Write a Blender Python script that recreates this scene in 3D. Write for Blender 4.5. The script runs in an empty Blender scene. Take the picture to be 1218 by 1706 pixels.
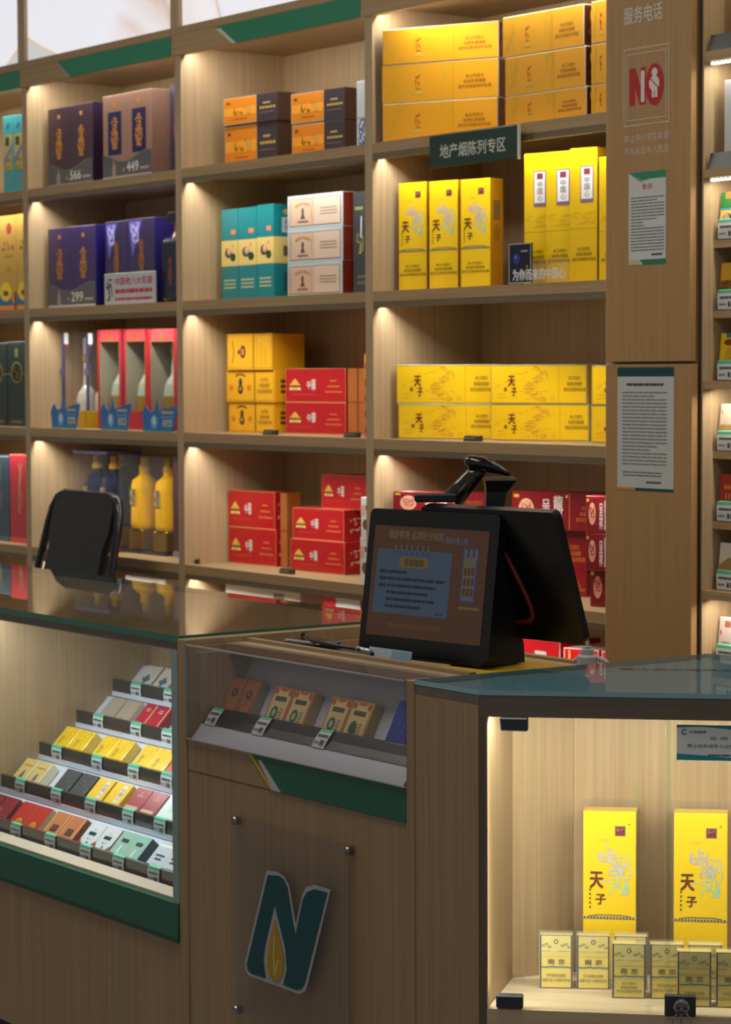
import bpy, math, random
from mathutils import Vector, Matrix

# ------------------------------------------------------------------ camera, world, lights, exposure
SC = bpy.context.scene
COL = SC.collection
CAM_POS = (6.7143, -3.5877, 1.455)
CAM_F = (-0.80658, 0.58836, -0.05710)
CAM_R = (0.58951, 0.80775, -0.00421)
CAM_U = (-0.04364, 0.03706, 0.99836)
cd = bpy.data.cameras.new('camera')
cam = bpy.data.objects.new('camera', cd)
COL.objects.link(cam)
cam.matrix_world = Matrix(((CAM_R[0], CAM_U[0], -CAM_F[0], CAM_POS[0]), (CAM_R[1], CAM_U[1], -CAM_F[1], CAM_POS[1]),
                           (CAM_R[2], CAM_U[2], -CAM_F[2], CAM_POS[2]), (0, 0, 0, 1)))
cd.sensor_fit = 'VERTICAL'
cd.sensor_height = 36.0
cd.lens = 85.0
cd.clip_start = 0.05
cd.dof.use_dof = True
cd.dof.focus_distance = 4.0
cd.dof.aperture_fstop = 10.0
SC.camera = cam

SC.view_settings.view_transform = 'Standard'
SC.view_settings.look = 'None'
SC.view_settings.gamma = 1.0
SC.view_settings.use_curve_mapping = False
SC.view_settings.exposure = 0.0
SC.cycles.use_denoising = True
SC.cycles.max_bounces = 8
SC.cycles.transparent_max_bounces = 16
SC.cycles.sample_clamp_indirect = 4.0

WORLD_STRENGTH = 0.20
WORLD_COLOR = (1.0, 0.95, 0.88)
CEILING_POWER = 22.0
SHELF_POWER = 2.15
SHELF_COLOR = (1.0, 0.95, 0.85)
DISPLAY_POWER = 1.8
CASE_POWER = 5.0

w = bpy.data.worlds.new('shop_world')
SC.world = w
w.use_nodes = True
w.node_tree.nodes['Background'].inputs[0].default_value = (*WORLD_COLOR, 1)
w.node_tree.nodes['Background'].inputs[1].default_value = WORLD_STRENGTH


def lamp(name, loc, size, size_y, power, color, direction, spread=math.pi, xdir=(1, 0, 0)):
    d = bpy.data.lights.new(name, 'AREA')
    d.shape = 'RECTANGLE'
    d.size = size
    d.size_y = size_y
    d.energy = power
    d.color = color
    d.spread = spread
    o = bpy.data.objects.new(name, d)
    COL.objects.link(o)
    z = -Vector(direction).normalized()
    x = Vector(xdir)
    x = (x - z * x.dot(z)).normalized()
    y = z.cross(x)
    o.matrix_world = Matrix(((x[0], y[0], z[0], loc[0]), (x[1], y[1], z[1], loc[1]), (x[2], y[2], z[2], loc[2]), (0, 0, 0, 1)))
    return o


lamp('ceiling_light', (3.6, -1.7, 3.05), 1.6, .8, CEILING_POWER, (1.0, 0.93, 0.84), (0, 0, -1))
lamp('ceiling_light', (1.0, -1.7, 3.05), 1.6, .8, CEILING_POWER, (1.0, 0.93, 0.84), (0, 0, -1))


# ------------------------------------------------------------------ materials
def lin(h):
    h = h.lstrip('#')
    r = []
    for i in (0, 2, 4):
        c = int(h[i:i + 2], 16) / 255
        r.append(c / 12.92 if c <= .04045 else ((c + .055) / 1.055) ** 2.4)
    return (*r, 1)


MATS = {}


def M(hexc, rough=.45, metal=0.0, spec=.5, coat=0.0):
    """plain printed / painted / plastic surface"""
    key = (hexc, rough, metal, spec, coat)
    if key in MATS:
        return MATS[key]
    m = bpy.data.materials.new('surface_' + hexc.strip('#'))
    m.use_nodes = True
    b = m.node_tree.nodes['Principled BSDF']
    b.inputs['Base Color'].default_value = lin(hexc)
    b.inputs['Roughness'].default_value = rough
    b.inputs['Metallic'].default_value = metal
    b.inputs['Specular IOR Level'].default_value = spec
    b.inputs['Coat Weight'].default_value = coat
    b.inputs['Coat Roughness'].default_value = .08
    MATS[key] = m
    return m


def ink(hexc):
    return M(hexc, .5, 0, .3)


def print_(hexc):
    return M(hexc, .32, 0, .5, .25)


def wood(name, c1, c2, scale=(70, 70, 1.6), rough=.5):
    if name in MATS:
        return MATS[name]
    m = bpy.data.materials.new(name)
    m.use_nodes = True
    nt = m.node_tree
    b = nt.nodes['Principled BSDF']
    tc = nt.nodes.new('ShaderNodeTexCoord')
    mp = nt.nodes.new('ShaderNodeMapping')
    mp.inputs['Scale'].default_value = scale
    nz = nt.nodes.new('ShaderNodeTexNoise')
    nz.inputs['Scale'].default_value = 1.0
    nz.inputs['Detail'].default_value = 5.0
    nz.inputs['Roughness'].default_value = .65
    cr = nt.nodes.new('ShaderNodeValToRGB')
    cr.color_ramp.elements[0].position = .32
    cr.color_ramp.elements[0].color = lin(c1)
    cr.color_ramp.elements[1].position = .68
    cr.color_ramp.elements[1].color = lin(c2)
    nz2 = nt.nodes.new('ShaderNodeTexNoise')
    nz2.inputs['Scale'].default_value = 6.0
    mp2 = nt.nodes.new('ShaderNodeMapping')
    mp2.inputs['Scale'].default_value = tuple(max(.15, s * .05) for s in scale)
    mix = nt.nodes.new('ShaderNodeMix')
    mix.data_type = 'RGBA'
    mix.blend_type = 'MULTIPLY'
    mix.inputs[0].default_value = .14
    L = nt.links.new
    L(tc.outputs['Object'], mp.inputs['Vector'])
    L(mp.outputs['Vector'], nz.inputs['Vector'])
    L(nz.outputs['Fac'], cr.inputs['Fac'])
    L(tc.outputs['Object'], mp2.inputs['Vector'])
    L(mp2.outputs['Vector'], nz2.inputs['Vector'])
    L(cr.outputs['Color'], mix.inputs[6])
    L(nz2.outputs['Color'], mix.inputs[7])
    L(mix.outputs[2], b.inputs['Base Color'])
    b.inputs['Roughness'].default_value = rough
    bp = nt.nodes.new('ShaderNodeBump')
    bp.inputs['Strength'].default_value = .08
    bp.inputs['Distance'].default_value = .001
    L(nz.outputs['Fac'], bp.inputs['Height'])
    L(bp.outputs['Normal'], b.inputs['Normal'])
    MATS[name] = m
    return m


WOOD = wood('oak_laminate_vertical', '#b09673', '#c2a986', (150, 150, 2.2))
WOODH = wood('oak_laminate_horizontal', '#a58960', '#b79a72', (2.2, 150, 150))
WOODC = wood('oak_laminate_counter', '#957b5c', '#a98d69', (150, 150, 2.2))
DARKW = wood('dark_oak_band', '#655b50', '#766b5f', (2.0, 60, 60))
DARKV = wood('dark_oak_post', '#5f5247', '#716355', (60, 60, 2.0))
TOPW = wood('oak_counter_top', '#ab957b', '#bca68a', (3, 50, 50), .35)


def glass(name, tint=(1, 1, 1), refl=1.0, ior=1.5, haze=0.0):
    if name in MATS:
        return MATS[name]
    m = bpy.data.materials.new(name)
    m.use_nodes = True
    nt = m.node_tree
    for n in list(nt.nodes):
        nt.nodes.remove(n)
    L = nt.links.new
    out = nt.nodes.new('ShaderNodeOutputMaterial')
    tr = nt.nodes.new('ShaderNodeBsdfTransparent')
    tr.inputs[0].default_value = (*tint, 1)
    gl = nt.nodes.new('ShaderNodeBsdfGlossy')
    gl.inputs['Roughness'].default_value = .015
    fr = nt.nodes.new('ShaderNodeFresnel')
    fr.inputs[0].default_value = ior
    ge = nt.nodes.new('ShaderNodeNewGeometry')
    inv = nt.nodes.new('ShaderNodeMath')
    inv.operation = 'SUBTRACT'
    inv.inputs[0].default_value = 1
    mul = nt.nodes.new('ShaderNodeMath')
    mul.operation = 'MULTIPLY'
    mul2 = nt.nodes.new('ShaderNodeMath')
    mul2.operation = 'MULTIPLY'
    mul2.inputs[1].default_value = refl
    L(ge.outputs['Backfacing'], inv.inputs[1])
    L(fr.outputs[0], mul.inputs[0])
    L(inv.outputs[0], mul.inputs[1])
    L(mul.outputs[0], mul2.inputs[0])
    mx = nt.nodes.new('ShaderNodeMixShader')
    L(mul2.outputs[0], mx.inputs[0])
    base = tr
    if haze > 0:
        df = nt.nodes.new('ShaderNodeBsdfDiffuse')
        df.inputs[0].default_value = (.8, .82, .85, 1)
        m0 = nt.nodes.new('ShaderNodeMixShader')
        m0.inputs[0].default_value = haze
        L(tr.outputs[0], m0.inputs[1])
        L(df.outputs[0], m0.inputs[2])
        base = m0
    L(base.outputs[0], mx.inputs[1])
    L(gl.outputs[0], mx.inputs[2])
    L(mx.outputs[0], out.inputs[0])
    MATS[name] = m
    return m


GLASS = glass('clear_pane', (.93, .97, .96))
ACRYL = glass('acrylic_sheet', (.95, .95, .95), 1.0, 1.45, .03)
WRAP = glass('clear_wrap', (.97, .97, .97), .9, 1.4, .02)
TOPG = glass('counter_glass', (.95, .97, .95), 1.35, 1.55)
GEDGE = M('#1f6b55', .15, 0, .6)
GEDGEB = M('#86b3bd', .2, 0, .6)


def emis(name, hexc, strength):
    if name in MATS:
        return MATS[name]
    m = bpy.data.materials.new(name)
    m.use_nodes = True
    b = m.node_tree.nodes['Principled BSDF']
    b.inputs['Base Color'].default_value = (.02, .02, .02, 1)
    b.inputs['Emission Color'].default_value = lin(hexc)
    b.inputs['Emission Strength'].default_value = strength
    b.inputs['Roughness'].default_value = .2
    MATS[name] = m
    return m


def marble_light():
    m = bpy.data.materials.new('backlit_marble_film')
    m.use_nodes = True
    nt = m.node_tree
    L = nt.links.new
    b = nt.nodes['Principled BSDF']
    b.inputs['Base Color'].default_value = (.3, .3, .3, 1)
    b.inputs['Roughness'].default_value = .3
    tc = nt.nodes.new('ShaderNodeTexCoord')
    mp = nt.nodes.new('ShaderNodeMapping')
    mp.inputs['Scale'].default_value = (.62, 1, .8)
    mp.inputs['Location'].default_value = (2.1, 0, .7)
    nz = nt.nodes.new('ShaderNodeTexNoise')
    nz.inputs['Scale'].default_value = 1.7
    nz.inputs['Detail'].default_value = 4
    nz.inputs['Distortion'].default_value = .8
    cr = nt.nodes.new('ShaderNodeValToRGB')
    e = cr.color_ramp.elements
    e[0].position = .0
    e[0].color = lin('#e6e5ec')
    e[1].position = 1
    e[1].color = lin('#e9e6ea')
    for p, c in ((.46, '#e8e8f0'), (.482, '#e2d4d2'), (.5, '#d0aea2'), (.518, '#e4d6d2'), (.55, '#ebe8ea'), (.66, '#e6e0df')):
        x = e.new(p)
        x.color = lin(c)
    L(tc.outputs['Object'], mp.inputs['Vector'])
    L(mp.outputs['Vector'], nz.inputs['Vector'])
    L(nz.outputs['Fac'], cr.inputs['Fac'])
    L(cr.outputs['Color'], b.inputs['Emission Color'])
    b.inputs['Emission Strength'].default_value = .9
    return m


# ------------------------------------------------------------------ mesh builder
TXT = {}


def glyphs(s, bold=0.0):
    key = (s, bold)
    if key in TXT:
        return TXT[key]
    cu = bpy.data.curves.new('lettering', 'FONT')
    cu.body = s
    cu.size = 1.0
    cu.resolution_u = 2
    cu.offset = bold
    ob = bpy.data.objects.new('lettering', cu)
    me = bpy.data.meshes.new_from_object(ob)
    vs = [(v.co.x, v.co.y) for v in me.vertices]
    fs = [tuple(p.vertices) for p in me.polygons]
    fs = [f if sum(vs[f[i]][0] * vs[f[(i + 1) % len(f)]][1] - vs[f[(i + 1) % len(f)]][0] * vs[f[i]][1] for i in range(len(f))) > 0 else f[::-1] for f in fs]
    bpy.data.objects.remove(ob)
    bpy.data.meshes.remove(me)
    bpy.data.curves.remove(cu)
    x0 = min(v[0] for v in vs)
    x1 = max(v[0] for v in vs)
    y0 = min(v[1] for v in vs)
    y1 = max(v[1] for v in vs)
    vs = [((x - x0) / max(1e-6, x1 - x0), (y - y0) / max(1e-6, y1 - y0)) for x, y in vs]
    TXT[key] = (vs, fs)
    return TXT[key]


class Frame:
    """a flat face to print on: origin, unit u, unit v, normal, size"""
    def __init__(s, O, U, V, W, H):
        s.O, s.U, s.V = Vector(O), Vector(U).normalized(), Vector(V).normalized()
        s.N = s.U.cross(s.V)
        s.W, s.H = W, H

    def p(s, u, v, k=1):
        return s.O + s.U * (u * s.W) + s.V * (v * s.H) + s.N * (.00025 * k)


class Pk:
    def __init__(s):
        s.v, s.f, s.m, s.mats, s.sm = [], [], [], [], []
        s.kn = 0

    def mi(s, mat):
        if mat not in s.mats:
            s.mats.append(mat)
        return s.mats.index(mat)

    def face(s, pts, mat, smooth=False):
        b = len(s.v)
        s.v.extend([tuple(p) for p in pts])
        s.f.append(tuple(range(b, b + len(pts))))
        s.m.append(s.mi(mat))
        s.sm.append(smooth)

    def mesh(s, vs, fs, mat, smooth=False):
        b = len(s.v)
        i = s.mi(mat)
        s.v.extend([tuple(p) for p in vs])
        for f in fs:
            s.f.append(tuple(b + k for k in f))
            s.m.append(i)
            s.sm.append(smooth)

    def box(s, x0, y0, z0, x1, y1, z1, mat, c=.0, sides=None):
        """box with chamfered edges; sides maps front/back/left/right/top/bottom to a material"""
        sides = sides or {}
        g = lambda n: sides.get(n, mat)
        if c <= 0:
            P = lambda a, b_, d: ((x0, x1)[a], (y0, y1)[b_], (z0, z1)[d])
            s.face([P(0, 0, 0), P(1, 0, 0), P(1, 0, 1), P(0, 0, 1)], g('front'))
            s.face([P(1, 1, 0), P(0, 1, 0), P(0, 1, 1), P(1, 1, 1)], g('back'))
            s.face([P(0, 1, 0), P(0, 0, 0), P(0, 0, 1), P(0, 1, 1)], g('left'))
            s.face([P(1, 0, 0), P(1, 1, 0), P(1, 1, 1), P(1, 0, 1)], g('right'))
            s.face([P(0, 0, 1), P(1, 0, 1), P(1, 1, 1), P(0, 1, 1)], g('top'))
            s.face([P(0, 1, 0), P(1, 1, 0), P(1, 0, 0), P(0, 0, 0)], g('bottom'))
            return
        c = min(c, (x1 - x0) / 3, (y1 - y0) / 3, (z1 - z0) / 3)
        lo, hi = (x0, y0, z0), (x1, y1, z1)
        b = len(s.v)
        idx = {}
        for a in (0, 1):
            for bb in (0, 1):
                for d in (0, 1):
                    for ax in range(3):
                        p = []
                        for k, q in enumerate((a, bb, d)):
                            e = (lo, hi)[q][k]
                            if k != ax:
                                e += c if q == 0 else -c
                            p.append(e)
                        idx[(a, bb, d, ax)] = len(s.v)
                        s.v.append(tuple(p))

        def add(ids, m):
            cen = Vector(((x0 + x1) / 2, (y0 + y1) / 2, (z0 + z1) / 2))
            ps = [Vector(s.v[i]) for i in ids]
            n = (ps[1] - ps[0]).cross(ps[2] - ps[0])
            fc = sum(ps, Vector()) / len(ps)
            if n.dot(fc - cen) < 0:
                ids = ids[::-1]
            s.f.append(tuple(ids))
            s.m.append(s.mi(m))
            s.sm.append(False)
        names = {(0, 0): 'left', (0, 1): 'right', (1, 0): 'front', (1, 1): 'back', (2, 0): 'bottom', (2, 1): 'top'}
        cyc = [(0, 0), (1, 0), (1, 1), (0, 1)]
        for ax in range(3):
            for q in (0, 1):
                ids = []
                for (i, j) in cyc:
                    k = [i, j]
                    k.insert(ax, q)
                    ids.append(idx[(*k, ax)])
                add(ids, g(names[(ax, q)]))
        for ax in range(3):
            o1, o2 = [k for k in range(3) if k != ax]
            for (i, j) in cyc:
                k0 = [0, 0, 0]
                k0[o1], k0[o2] = i, j
                k1 = list(k0)
                k1[ax] = 1
                add([idx[(*k0, o1)], idx[(*k1, o1)], idx[(*k1, o2)], idx[(*k0, o2)]], mat)
        for a in (0, 1):
            for bb in (0, 1):
                for d in (0, 1):
                    add([idx[(a, bb, d, k)] for k in range(3)], mat)

    def prism(s, pts, axis, a0, a1, mat, side=None):
        """polygon of 2-D points extruded along axis x, y or z"""
        def P(p, a):
            if axis == 'x':
                return (a, p[0], p[1])
            if axis == 'y':
                return (p[0], a, p[1])
            return (p[0], p[1], a)
        n = len(pts)
        area = sum(pts[i][0] * pts[(i + 1) % n][1] - pts[(i + 1) % n][0] * pts[i][1] for i in range(n))
        if (area > 0) == (axis == 'y'):
            pts = pts[::-1]
        s.face([P(p, a1) for p in pts], mat)
        s.face([P(p, a0) for p in pts[::-1]], mat)
        for i in range(n):
            p, r = pts[i], pts[(i + 1) % n]
            s.face([P(p, a0), P(r, a0), P(r, a1), P(p, a1)], side or mat)

    def lathe(s, prof, mat, c=(0, 0), n=20, mats=None):
        for k in range(len(prof) - 1):
            (r0, z0), (r1, z1) = prof[k], prof[k + 1]
            m = mats[k] if mats else mat
            for i in range(n):
                a, b = 2 * math.pi * i / n, 2 * math.pi * (i + 1) / n
                q = [(c[0] + r0 * math.cos(a), c[1] + r0 * math.sin(a), z0), (c[0] + r0 * math.cos(b), c[1] + r0 * math.sin(b), z0),
                     (c[0] + r1 * math.cos(b), c[1] + r1 * math.sin(b), z1), (c[0] + r1 * math.cos(a), c[1] + r1 * math.sin(a), z1)]
                if r0 < 1e-6:
                    q = q[1:]
                elif r1 < 1e-6:
                    q = q[:3]
                s.face(q, m, True)

    def tube(s, pts, r, mat, n=10, closed=False, rad=None):
        pts = [Vector(p) for p in pts]
        rings = []
        ref = None
        for i, p in enumerate(pts):
            if closed:
                t = pts[(i + 1) % len(pts)] - pts[i - 1]
            else:
                t = pts[min(i + 1, len(pts) - 1)] - pts[max(i - 1, 0)]
            t.normalize()
            if ref is None:
                ref = Vector((0, 0, 1)) if abs(t.z) < .9 else Vector((1, 0, 0))
            u = (ref - t * ref.dot(t)).normalized()
            ref = u
            v = t.cross(u)
            rr = rad[i] if rad else r
            rings.append([p + (u * math.cos(2 * math.pi * k / n) + v * math.sin(2 * math.pi * k / n)) * rr for k in range(n)])
        vs = [q for ring in rings for q in ring]
        fs = []
        m = len(rings)
        for i in range(m if closed else m - 1):
            for k in range(n):
                a, b = i * n + k, i * n + (k + 1) % n
                c, d = ((i + 1) % m) * n + (k + 1) % n, ((i + 1) % m) * n + k
                fs.append((a, b, c, d))
        if not closed:
            fs.append(tuple(range(n - 1, -1, -1)))
            fs.append(tuple((m - 1) * n + k for k in range(n)))
        s.mesh(vs, fs, mat, True)

    # --- printing on a face
    def rect(s, fr, u0, v0, u1, v1, mat, k=1):
        s.face([fr.p(u0, v0, k), fr.p(u1, v0, k), fr.p(u1, v1, k), fr.p(u0, v1, k)], mat)

    def poly(s, fr, pts, mat, k=1):
        s.kn = (s.kn + 1) % 45      # a hair of height between neighbouring prints
        k += s.kn * .02
        s.face([fr.p(u, v, k) for u, v in pts], mat)

    def ell(s, fr, cu, cv, ru, rv, mat, k=1, n=18):
        s.poly(fr, [(cu + ru * math.cos(2 * math.pi * i / n), cv + rv * math.sin(2 * math.pi * i / n)) for i in range(n)], mat, k)

    def line(s, fr, pts, wd, mat, k=1):
        """ribbon of constant width wd (metres)"""
        P = [(u * fr.W, v * fr.H) for u, v in pts]
        for i in range(len(P) - 1):
            (ax, ay), (bx, by) = P[i], P[i + 1]
            dx, dy = bx - ax, by - ay
            l = math.hypot(dx, dy) or 1
            nx, ny = -dy / l * wd / 2, dx / l * wd / 2
            ex, ey = dx / l * wd * .25, dy / l * wd * .25
            q = [(ax - nx - ex, ay - ny - ey), (bx - nx + ex, by - ny + ey), (bx + nx + ex, by + ny + ey), (ax + nx - ex, ay + ny - ey)]
            s.poly(fr, [(x / fr.W, y / fr.H) for x, y in q], mat, k)

    def frame(s, fr, u0, v0, u1, v1, wd, mat, k=1):
        a, b = wd / fr.W, wd / fr.H
        s.rect(fr, u0, v0, u1, v0 + b, mat, k)
        s.rect(fr, u0, v1 - b, u1, v1, mat, k)
        s.rect(fr, u0, v0 + b, u0 + a, v1 - b, mat, k)
        s.rect(fr, u1 - a, v0 + b, u1, v1 - b, mat, k)

    def text(s, fr, t, u0, v0, u1, v1, mat, k=2, bold=.012):
        vs, fs = glyphs(t, 0.0)
        e = bold * .55 * (v1 - v0) * fr.H if bold > .015 else 0.0
        for i, (a, b) in enumerate(((-e, -e), (e, -e), (e, e), (-e, e)) if e else ((0, 0),)):
            a, b = a / fr.W, b / fr.H
            s.mesh([fr.p(u0 + (u1 - u0) * x + a, v0 + (v1 - v0) * y + b, k + .04 * i) for x, y in vs], fs, mat)

    def vtext(s, fr, t, u0, v0, u1, v1, mat, k=2, bold=.012, gap=.12):
        n = len(t)
        hh = (v1 - v0) / n
        for i, ch in enumerate(t):
            s.text(fr, ch, u0, v1 - hh * (i + 1) + hh * gap / 2, u1, v1 - hh * i - hh * gap / 2, mat, k, bold)

    def squig(s, fr, seed, u0, v0, u1, v1, mat, n=6, wd=.002, k=1, steps=9):
        """brush flourishes filling a box"""
        r = random.Random(seed)
        for _ in range(n):
            u, v = r.uniform(u0, u1), r.uniform(v0, v1)
            a = r.uniform(0, 6.28)
            pts = [(u, v)]
            for _ in range(steps):
                a += r.uniform(-1.1, 1.1)
                u += math.cos(a) * (u1 - u0) * .13
                v += math.sin(a) * (v1 - v0) * .13
                u, v = min(max(u, u0), u1), min(max(v, v0), v1)
                pts.append((u, v))
            s.line(fr, pts, wd, mat, k)

    def lines(s, fr, seed, u0, v0, u1, v1, n, mat, k=2, fill=.5, short=.25):
        """rows of small print too fine to read, as broken dark strokes"""
        r = random.Random(seed)
        hh = (v1 - v0) / n
        for i in range(n):
            vb = v1 - hh * (i + 1) + hh * (1 - fill) / 2
            end = u1 if r.random() > short else u0 + (u1 - u0) * r.uniform(.25, .8)
            u = u0
            while u < end - .01:
                l = min((u1 - u0) * r.uniform(.05, .2), end - u)
                s.rect(fr, u, vb, u + l, vb + hh * fill, mat, k)
                u += l + (u1 - u0) * r.uniform(.008, .02)

    def obj(s, name, parent=None, loc=None, rot=None):
        me = bpy.data.meshes.new(name)
        me.from_pydata(s.v, [], s.f)
        for m in s.mats:
            me.materials.append(m)
        me.polygons.foreach_set('material_index', s.m)
        me.polygons.foreach_set('use_smooth', s.sm)
        me.update()
        o = bpy.data.objects.new(name, me)
        COL.objects.link(o)
        if parent:
            o.parent = parent
        if loc is not None:
            o.location = loc
        if rot is not None:
            o.rotation_euler = rot
        return o


def tag(o, label, cat, group=None):
    o['label'] = label
    o['category'] = cat
    if group:
        o['group'] = group
    return o


def thing(name, label, cat, loc=(0, 0, 0), yaw=0.0, group=None):
    o = bpy.data.objects.new(name, None)
    COL.objects.link(o)
    o.empty_display_size = .05
    o.location = loc
    o.rotation_euler = (0, 0, yaw)
    return tag(o, label, cat, group)


def part(p, name, t):
    """mesh given in world coordinates, parented to an unrotated Empty"""
    return p.obj(name, t, tuple(-Vector(t.location)))


def struct(p, name):
    o = p.obj(name)
    o['kind'] = 'structure'
    return o


R_ = math.radians

# ------------------------------------------------------------------ room shell
ZA, ZB, ZC, ZD, ZE, ZH = 2.028, 1.660, 1.292, 0.921, 0.553, 2.342
W = 0.9
p = Pk(); p.box(-2.5, -4.6, -.05, 6.2, .45, 0, M('#8d8a86', .25)); struct(p, 'floor')
p = Pk(); p.box(-2.5, -4.6, 3.15, 6.2, .45, 3.25, M('#cfcac2', .8)); struct(p, 'ceiling')
p = Pk(); p.box(-2.5, .40, 0, 6.2, .45, 3.15, M('#b8b0a4', .8)); struct(p, 'wall_back')

# ------------------------------------------------------------------ the wall of shelf cabinets
GREEN = M('#2a8463', .35)
GREEND = M('#1a5f49', .35)
RAIL = wood('shelf_rail', '#6f6148', '#7b6c52', (1.6, 70, 70), .45)
MARB = marble_light()


def shelf_bay(i, label):
    x0, x1 = i * W + .032, (i + 1) * W
    if i == 2:
        x1 = 2.70
    t = thing('shelf_cabinet', label, 'shelf cabinet', (i * W, 0, 0))
    p = Pk(); p.box(i * W, 0, 0, x0, .348, 2.375, WOOD); part(p, 'side_panel', t)
    if i == 2:
        p = Pk(); p.box(2.70, 0, 0, 2.722, .348, 2.375, WOOD); part(p, 'side_panel', t)
    p = Pk(); p.box(x0, .348, .1, x1 - .0008, .362, 2.375, WOOD); part(p, 'back_panel', t)
    for z in (ZA, ZB, ZC, ZD, ZE):
        p = Pk()
        p.box(x0, .001, z - .026, x1 - .0008, .348, z, WOODH)
        p.box(x0, .002, z - .041, x1 - .0008, .018, z - .026, RAIL)
        p.box(x0, .034, z - .036, x1 - .0008, .040, z - .026, RAIL)
        part(p, 'shelf', t)
    p = Pk(); p.box(x0, .001, ZH + .022, x1 - .0008, .348, ZH + .0325, WOODH); part(p, 'top_panel', t)
    fx0 = i * W + (.0 if i else 0)
    fx1 = (i + 1) * W - .0006 if i < 2 else 2.722
    p = Pk(); p.box(fx0, -.004, ZH, fx1, .016, 2.398, WOODH); fas = part(p, 'fascia', t)
    p = Pk()
    y0, y1 = -.0052, -.004
    if i == -1:
        p.prism([(-.65, 2.397), (-.003, 2.397), (-.003, 2.343), (-.56, 2.343)], 'y', y0, y1, GREEN)
    elif i == 0:
        p.prism([(.235, 2.397), (.262, 2.397), (.318, 2.343), (.300, 2.343)], 'y', y0, y1, M('#9a9c92', .4))
        p.prism([(.238, 2.397), (.889, 2.397), (.889, 2.343), (.318, 2.343)], 'y', y0 - .0004, y1 - .0004, GREEN)
    elif i == 1:
        p.prism([(1.100, 2.397), (1.108, 2.397), (1.208, 2.343), (1.198, 2.343)], 'y', y0, y1, M('#b3a355', .4))
        p.prism([(1.124, 2.391), (1.145, 2.391), (1.222, 2.343), (1.206, 2.343)], 'y', y0 - .0002, y1 - .0002, M('#c9cfd0', .4))
        p.prism([(1.119, 2.397), (1.789, 2.397), (1.789, 2.343), (1.222, 2.343), (1.152, 2.385)], 'y', y0 - .0001, y1 - .0001, GREEN)
    else:
        p.prism([(2.02, 2.3975), (2.69, 2.397), (2.69, 2.343), (2.12, 2.343)], 'y', y0, y1, GREEN)
    g = p.obj('green_band', fas)
    # backlit header above
    p = Pk()
    p.box(fx0 - .014, -.004, 2.3985, fx1 - .0146, .03, 2.420, WOODH)
    p.box(fx0 - .014, -.004, 2.420, fx0 + .030, .03, 3.0, WOOD)
    p.box(fx0 + .030, -.004, 2.965, fx1 - .0146, .03, 3.0, WOODH)
    lf = part(p, 'light_box_frame', t)
    p = Pk(); p.box(fx0 + .030, .008, 2.420, fx1 - .0146, .02, 2.965, MARB); lp = part(p, 'light_panel', t)
    if i in (-1, 0):
        p = Pk()
        ge, gg = emis('film_gold', '#e2c79a', .95), emis('film_grey', '#d3d0d0', .9)
        fr_ = Frame((0, .008, 0), (1, 0, 0), (0, 0, 1), 1, 1)
        if i == 0:
            p.poly(fr_, [(.031, 2.4205), (.21, 2.4205), (.031, 2.492)], gg, 1)
            p.line(fr_, [(.033, 2.492), (.10, 2.462), (.212, 2.4215)], .006, ge, 2)
        else:
            p.poly(fr_, [(-.115, 2.4205), (-.018, 2.4205), (-.018, 2.476), (-.06, 2.452)], gg, 1)
            p.line(fr_, [(-.112, 2.4215), (-.06, 2.452), (-.020, 2.476)], .006, ge, 2)
        p.obj('printed_ridge', lp)
    p = Pk()
    p.box(x0 + .002, .004, .1, (x0 + x1) / 2 - .002, .022, ZE - .045, WOOD, .001); part(p, 'cabinet_door', t)
    p = Pk()
    p.box((x0 + x1) / 2 + .002, .004, .1, x1 - .002, .022, ZE - .045, WOOD, .001); part(p, 'cabinet_door', t)
    for z in (ZA, ZB, ZC, ZD, ZH + .0395):
        lamp('shelf_light', ((x0 + x1) / 2, .024, z - .0275), (x1 - x0) - .03, .010, SHELF_POWER, SHELF_COLOR, (0, .30, -1))
    return t


shelf_bay(-1, 'wood shelf cabinet at the far left edge, holding teal and gold boxes')
shelf_bay(0, 'wood shelf cabinet with purple gift boxes and bottles, behind the black chair')
shelf_bay(1, 'wood shelf cabinet with teal boxes and red cartons, left of the yellow-filled one')
shelf_bay(2, 'wood shelf cabinet full of yellow cartons, beside the notice pillar')


# ------------------------------------------------------------------ printed designs
SIL = M('#c9c7bd', .3)
BR = ink('#6a2a16')
DKT = ink('#4a3a20')
WARN = ('本公司提示', '吸烟有害健康', '请勿在禁烟场所吸烟')
BRW = ink('#6a5418')
WARN2 = ('尽早戒烟有益健康', '戒烟可减少对健康的危害')


def front(w, d, h, dx=0, dz=0):
    return Frame((dx, 0, dz), (1, 0, 0), (0, 0, 1), w, h)


def right(w, d, h):
    return Frame((w, 0, 0), (0, 1, 0), (0, 0, 1), d, h)


def topf(w, d, h):
    return Frame((0, 0, h), (1, 0, 0), (0, 1, 0), w, d)


def warn(p, fr, u0, u1, vt, dv, mat, lines=WARN):
    n = len(lines)
    m = max(len(x) for x in lines)
    for i, t in enumerate(lines):
        c = (u0 + u1) / 2
        hw = (u1 - u0) / 2 * len(t) / m
        p.text(fr, t, c - hw, vt - dv * (i + 1) + dv * .18, c + hw, vt - dv * i - dv * .08, mat)


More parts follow.
